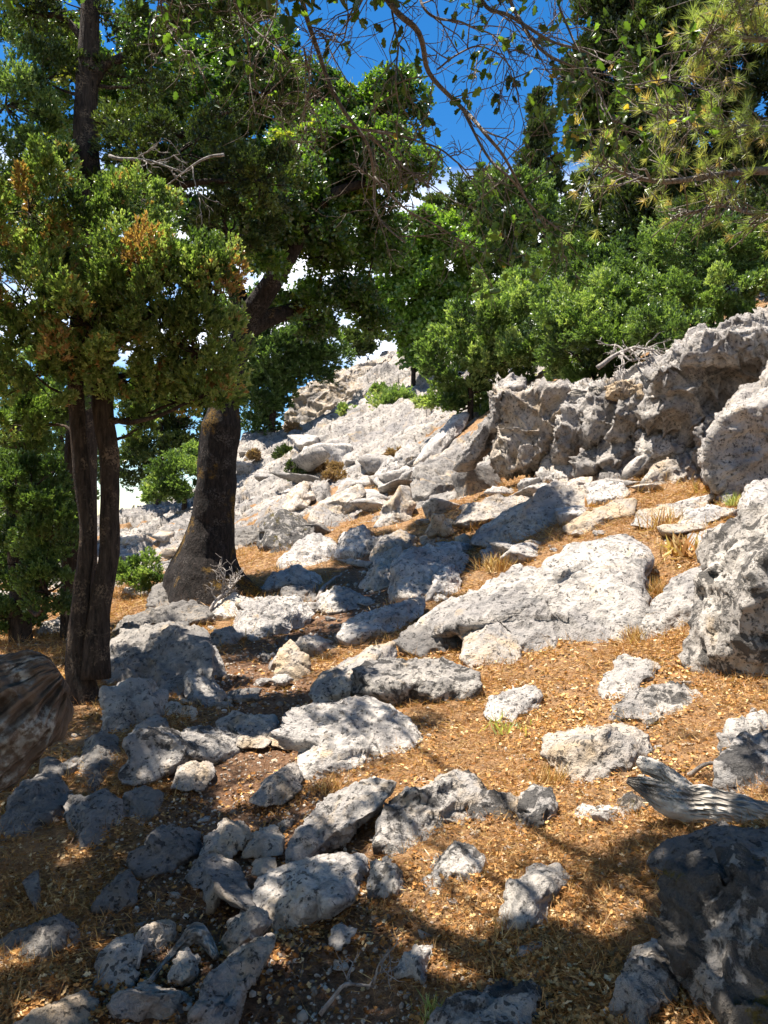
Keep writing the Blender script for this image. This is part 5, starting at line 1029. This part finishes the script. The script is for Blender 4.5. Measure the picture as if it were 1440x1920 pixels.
def place_words(px, py):
    L = sorted(((math.hypot(px - a, (py - b) * 1.2), a, b, t) for a, b, t in LANDMARKS))
    for dist, a, b, t in L[:6]:
        dx, dy = px - a, (py - b) * 1.3
        w = ('right of' if dx > 0 else 'left of') if abs(dx) > 2 * abs(dy) else ('below' if dy > 0 else 'above') if abs(dy) > 2 * abs(dx) else ('below and right of' if dx > 0 else 'below and left of') if dy > 0 else ('above and right of' if dx > 0 else 'above and left of')
        if (w, t) not in USED: USED[(w, t)] = 1; return w + ' ' + t
    dist, a, b, t = L[0]; w = 'near'; USED[(w, t)] = USED.get((w, t), 0) + 1
    o = ['nearest to', 'a second step out from', 'a third step out from', 'a fourth step out from', 'a fifth step out from', 'a sixth step out from', 'a seventh step out from', 'an eighth step out from', 'a ninth step out from', 'a tenth step out from'][min(USED[(w, t)] - 1, 9)]
    return o + ' ' + t
def scatter(n, box, smin, smax, name, cat, label, group, mats, sub=3, seed0=0, test=None):
    k = 0; tries = 0
    while k < n and tries < n * 30:
        tries += 1; px = rng.uniform(box[0], box[2]); py = rng.uniform(box[1], box[3]); p = ray(px, py)
        s = p[1] / 1440 * rng.uniform(smin, smax) * (1 + 0.8 * (rng.uniform() < 0.2))
        if not free(p[0], p[1], s) or (test and not test(px, py)): continue
        small_rock(p[0], p[1], s, seed0 + k, name, label.split('|')[0] + ' ' + place_words(px, py), cat, group, mats[k % len(mats)], sub); k += 1
scatter(14, (130, 1330, 560, 1880), 4, 10, 'stone', 'stone', 'small loose path stone', 'small stones on the path', ['rock', 'warm', 'dark', 'warm'], 4, 0)
scatter(24, (380, 1060, 760, 1330), 6, 19, 'stone', 'stone', 'grey rubble stone', 'rubble stones below the oak', ['rock', 'dark', 'rock'], 4, 100)
scatter(16, (640, 1380, 1250, 1860), 5, 13, 'stone', 'stone', 'small stone in golden litter', 'stones in the leaf litter', ['rock', 'warm'], 4, 200)
scatter(30, (560, 860, 1000, 1060), 8, 30, 'stone', 'stone', 'broken grey slope stone', 'broken stones on the slope', ['rock', 'rock', 'dark'], 4, 300)
scatter(26, (890, 860, 1440, 1060), 6, 20, 'stone', 'stone', 'stone in orange needles', 'stones in the upper grass', ['rock', 'warm'], 4, 400)
scatter(28, (190, 960, 330, 1120), 5, 15, 'stone', 'stone', 'pale scree stone', 'stones on the sunlit scree', ['rock', 'warm'], 3, 500)
scatter(12, (1200, 1020, 1440, 1560), 5, 12, 'stone', 'stone', 'small stone in dry grass', 'stones near the right edge', ['rock', 'warm'], 4, 600)
scatter(9, (0, 1240, 140, 1700), 10, 22, 'rock', 'rock', 'dark deeply shaded rock', 'dark rocks at the left', ['dark'], 4, 700)

scatter(18, (445, 840, 790, 965), 8, 24, 'stone', 'stone', 'pale ridge block', 'blocks on the ridge face', ['rock', 'rock', 'wall'], 4, 800)
# ------------------------------------------------------------------ ground cover nobody could count
def rock_top_filter(X, Y):
    d = np.ones(len(X), bool)
    for a, b_, r in FT: d &= np.hypot(X - a, Y - b_) > r * 0.75
    return d
def cover(n, Y0, Y1, umax, seed, pw=1.0):
    r = np.random.default_rng(seed); Y = np.exp(r.uniform(math.log(Y0), math.log(Y1), n)); u = r.uniform(-umax, umax, n); X = u * Y
    z, rk, tr = terrain(X, Y); return r, X, Y, z, rk, tr
def dryleaf():
    V = []; F = []
    for i, (t, w) in enumerate([(0, .04), (.22, .30), (.38, .17), (.62, .38), (.78, .20), (1, .03)]):
        c = 0.5 * (t - 0.5) ** 2; V += [[-w, t - .5, c + .10 * (w * 3)], [0, t - .5, c], [w, t - .5, c + .12 * (w * 3)]]
    for i in range(5):
        a = i * 3; F += [[a, a + 1, a + 4, a + 3], [a + 1, a + 2, a + 5, a + 4]]
    return np.array(V), np.array(F)
LV, LF = dryleaf()
r, X, Y, z, rk, tr = cover(150000, 1.7, 9.5, 0.75, 1)
patch = fbm(np.stack([X * 1.3, Y * 1.3, 0 * X], -1), 3, 61)
keep = (rk < 0.4) & (r.uniform(size=len(X)) < np.clip(0.42 + 0.80 * patch - 0.26 * tr, 0.04, 1) * (1 - 0.55 * sstep(5.5, 9, Y))) & rock_top_filter(X, Y)
X, Y, z, patch, tr = X[keep], Y[keep], z[keep], patch[keep], tr[keep]; n = len(X)
nrm = r.normal(size=(n, 3)) * 0.42 + [0, 0, 1]; R = frames(nrm, r)
pos = np.stack([X, Y, z + r.uniform(0.002, 0.022, n)], -1); s = r.uniform(0.010, 0.036, n) * np.clip(Y / 5, 0.8, 1.4)
V, F, t = stamp(LV, LF, pos, R, s, np.clip(r.normal(0.50, 0.28, n) + 0.16 * patch - 0.18 * tr, 0, 1))
o = mesh_obj('leaf_litter', V, F, M['litter'], tint=t, smooth=True); tag(o, kind='stuff', label='golden dry leaves covering the ground between the rocks')
# dry grass, pine needles
r, X, Y, z, rk, tr = cover(400000, 1.7, 20, 0.75, 2)
patch = fbm(np.stack([X * 1.1, Y * 1.1, 0 * X + 4], -1), 3, 62)
keep = (rk < 0.5) & (r.uniform(size=len(X)) < np.clip(0.72 + 0.9 * patch - 0.8 * tr, 0.03, 1)) & rock_top_filter(X, Y)
X, Y, z = X[keep], Y[keep], z[keep]; n = len(X)
T = np.array([[-.022, 0, 0], [.022, 0, 0], [.016, .12, .55], [-.016, .12, .55], [0, .42, 1.0]]); TF = np.array([[0, 1, 2], [0, 2, 3], [3, 2, 4]])
lie = r.uniform(size=n) < 0.82
dirv = r.normal(size=(n, 3)); dirv[:, 2] = np.where(lie, np.abs(dirv[:, 2]) * 0.18, np.abs(dirv[:, 2]) + 1.0)
s = r.uniform(0.03, 0.095, n) * np.clip(Y / 5, 0.7, 2.4)
V, F, t = stamp(T, TF, np.stack([X, Y, z + 0.012], -1), frames(dirv, r), s, np.clip(r.normal(0.45, 0.22, n), 0, 1))
o = mesh_obj('dry_grass', V, F, M['straw'], tint=t, smooth=False); tag(o, kind='stuff', label='rusty pine needles and dry straw lying over the slope')
# gravel
r, X, Y, z, rk, tr = cover(34000, 1.8, 14, 0.75, 3)
keep = (r.uniform(size=len(X)) < np.clip(0.14 + 0.7 * tr, 0, 1)) & rock_top_filter(X, Y); X, Y, z = X[keep], Y[keep], z[keep]; n = len(X)
D0, F0 = ico(1); D0 = D0 * (1 + 0.35 * vnoise(D0 * 2.2, 4))[:, None]
s = r.lognormal(-4.9, 0.45, n) * np.clip(Y / 5, 0.8, 1.8); V, F, t = stamp(D0 * [1, 1, 0.7], F0, np.stack([X, Y, z + s * 0.2], -1), frames(r.normal(size=(n, 3)) * .5 + [0, 0, 1], r), s, r.uniform(size=n))
M['gravel'] = leafmat('gravel', [(0, (0.16, 0.12, 0.09)), (0.5, (0.36, 0.30, 0.24)), (1, (0.52, 0.47, 0.40))], 0.0, 0.0)
o = mesh_obj('gravel', V, F, M['gravel'], tint=t, smooth=False); tag(o, kind='stuff', label='loose limestone gravel strewn along the path')
# grass tufts and yellow plants
def tuft(label, px, py, h, n, mat, seed, name='grass_tuft', cat='grass tuft', w=0.05, spread=.3, lean=.45):
    r = np.random.default_rng(seed); p = ray(px, py); p[2] = ground_z(p[0], p[1]); H = h / 1440 * p[1]
    T = np.array([[-w, 0, 0], [w, 0, 0], [w * .8, .06, .5], [-w * .8, .06, .5], [0, .28, 1.0]])
    d = r.normal(size=(n, 3)) * lean + [0, 0, 1]; pos = p + r.normal(size=(n, 3)) * [spread * H, spread * H, 0]
    V, F, t = stamp(T, np.array([[0, 1, 2], [0, 2, 3], [3, 2, 4]]), pos, frames(d, r), H * r.uniform(.5, 1.1, n), np.clip(r.normal(.6, .25, n), 0, 1))
    o = mesh_obj(name, V, F, M[mat], loc=tuple(p), tint=t, smooth=False); tag(o, label, cat, 'tufts and small plants in the dry grass')
tuft('tall pale grass tuft behind the huge slab', 1245, 995, 50, 160, 'straw', 1, w=.02)
tuft('yellow leafy plant in the grass right of the huge slab', 1290, 1040, 48, 90, 'straw', 2, 'wild_plant', 'plant', .09, .5, .9)
tuft('yellow leafy stalks under the great bulge', 1325, 925, 34, 50, 'straw', 3, 'wild_plant', 'plant', .08, .4, .7)
tuft('pale leafy plant on the ochre ledge', 1120, 955, 24, 50, 'straw', 4, 'wild_plant', 'plant', .09, .8, .8)
tuft('greenish tuft at the lower left of the isolated pale boulder', 955, 1365, 30, 60, 'pine', 5, 'wild_plant', 'plant', .08, .8, .9)
tuft('green grass tuft under the great bulge at right', 1378, 948, 28, 120, 'pine', 6, w=.03)
tuft('dry grass along the right side of the huge slab, upper clump', 1235, 1120, 40, 220, 'straw', 7, w=.02, spread=.35)
tuft('dry grass along the right side of the huge slab, lower clump', 1195, 1200, 36, 220, 'straw', 8, w=.02, spread=.35)
tuft('rusty dry grass beside the pale block right of the cairn', 930, 1075, 40, 260, 'straw', 9, w=.02, spread=.4)
tuft('dry grass around the left foot of the flat topped boulder', 1035, 1470, 44, 200, 'straw', 10, w=.015, spread=.35)
tuft('straw tuft at the left of the dark hollow boulder', 925, 1760, 60, 70, 'straw', 11, w=.012, spread=.4)
tuft('small green weeds at the bottom left of centre', 815, 1905, 40, 120, 'pine', 12, w=.03, spread=.35)
tuft('straw at the foot of the big rounded shadowed boulder', 620, 1478, 40, 160, 'straw', 13, w=.015, spread=.4)
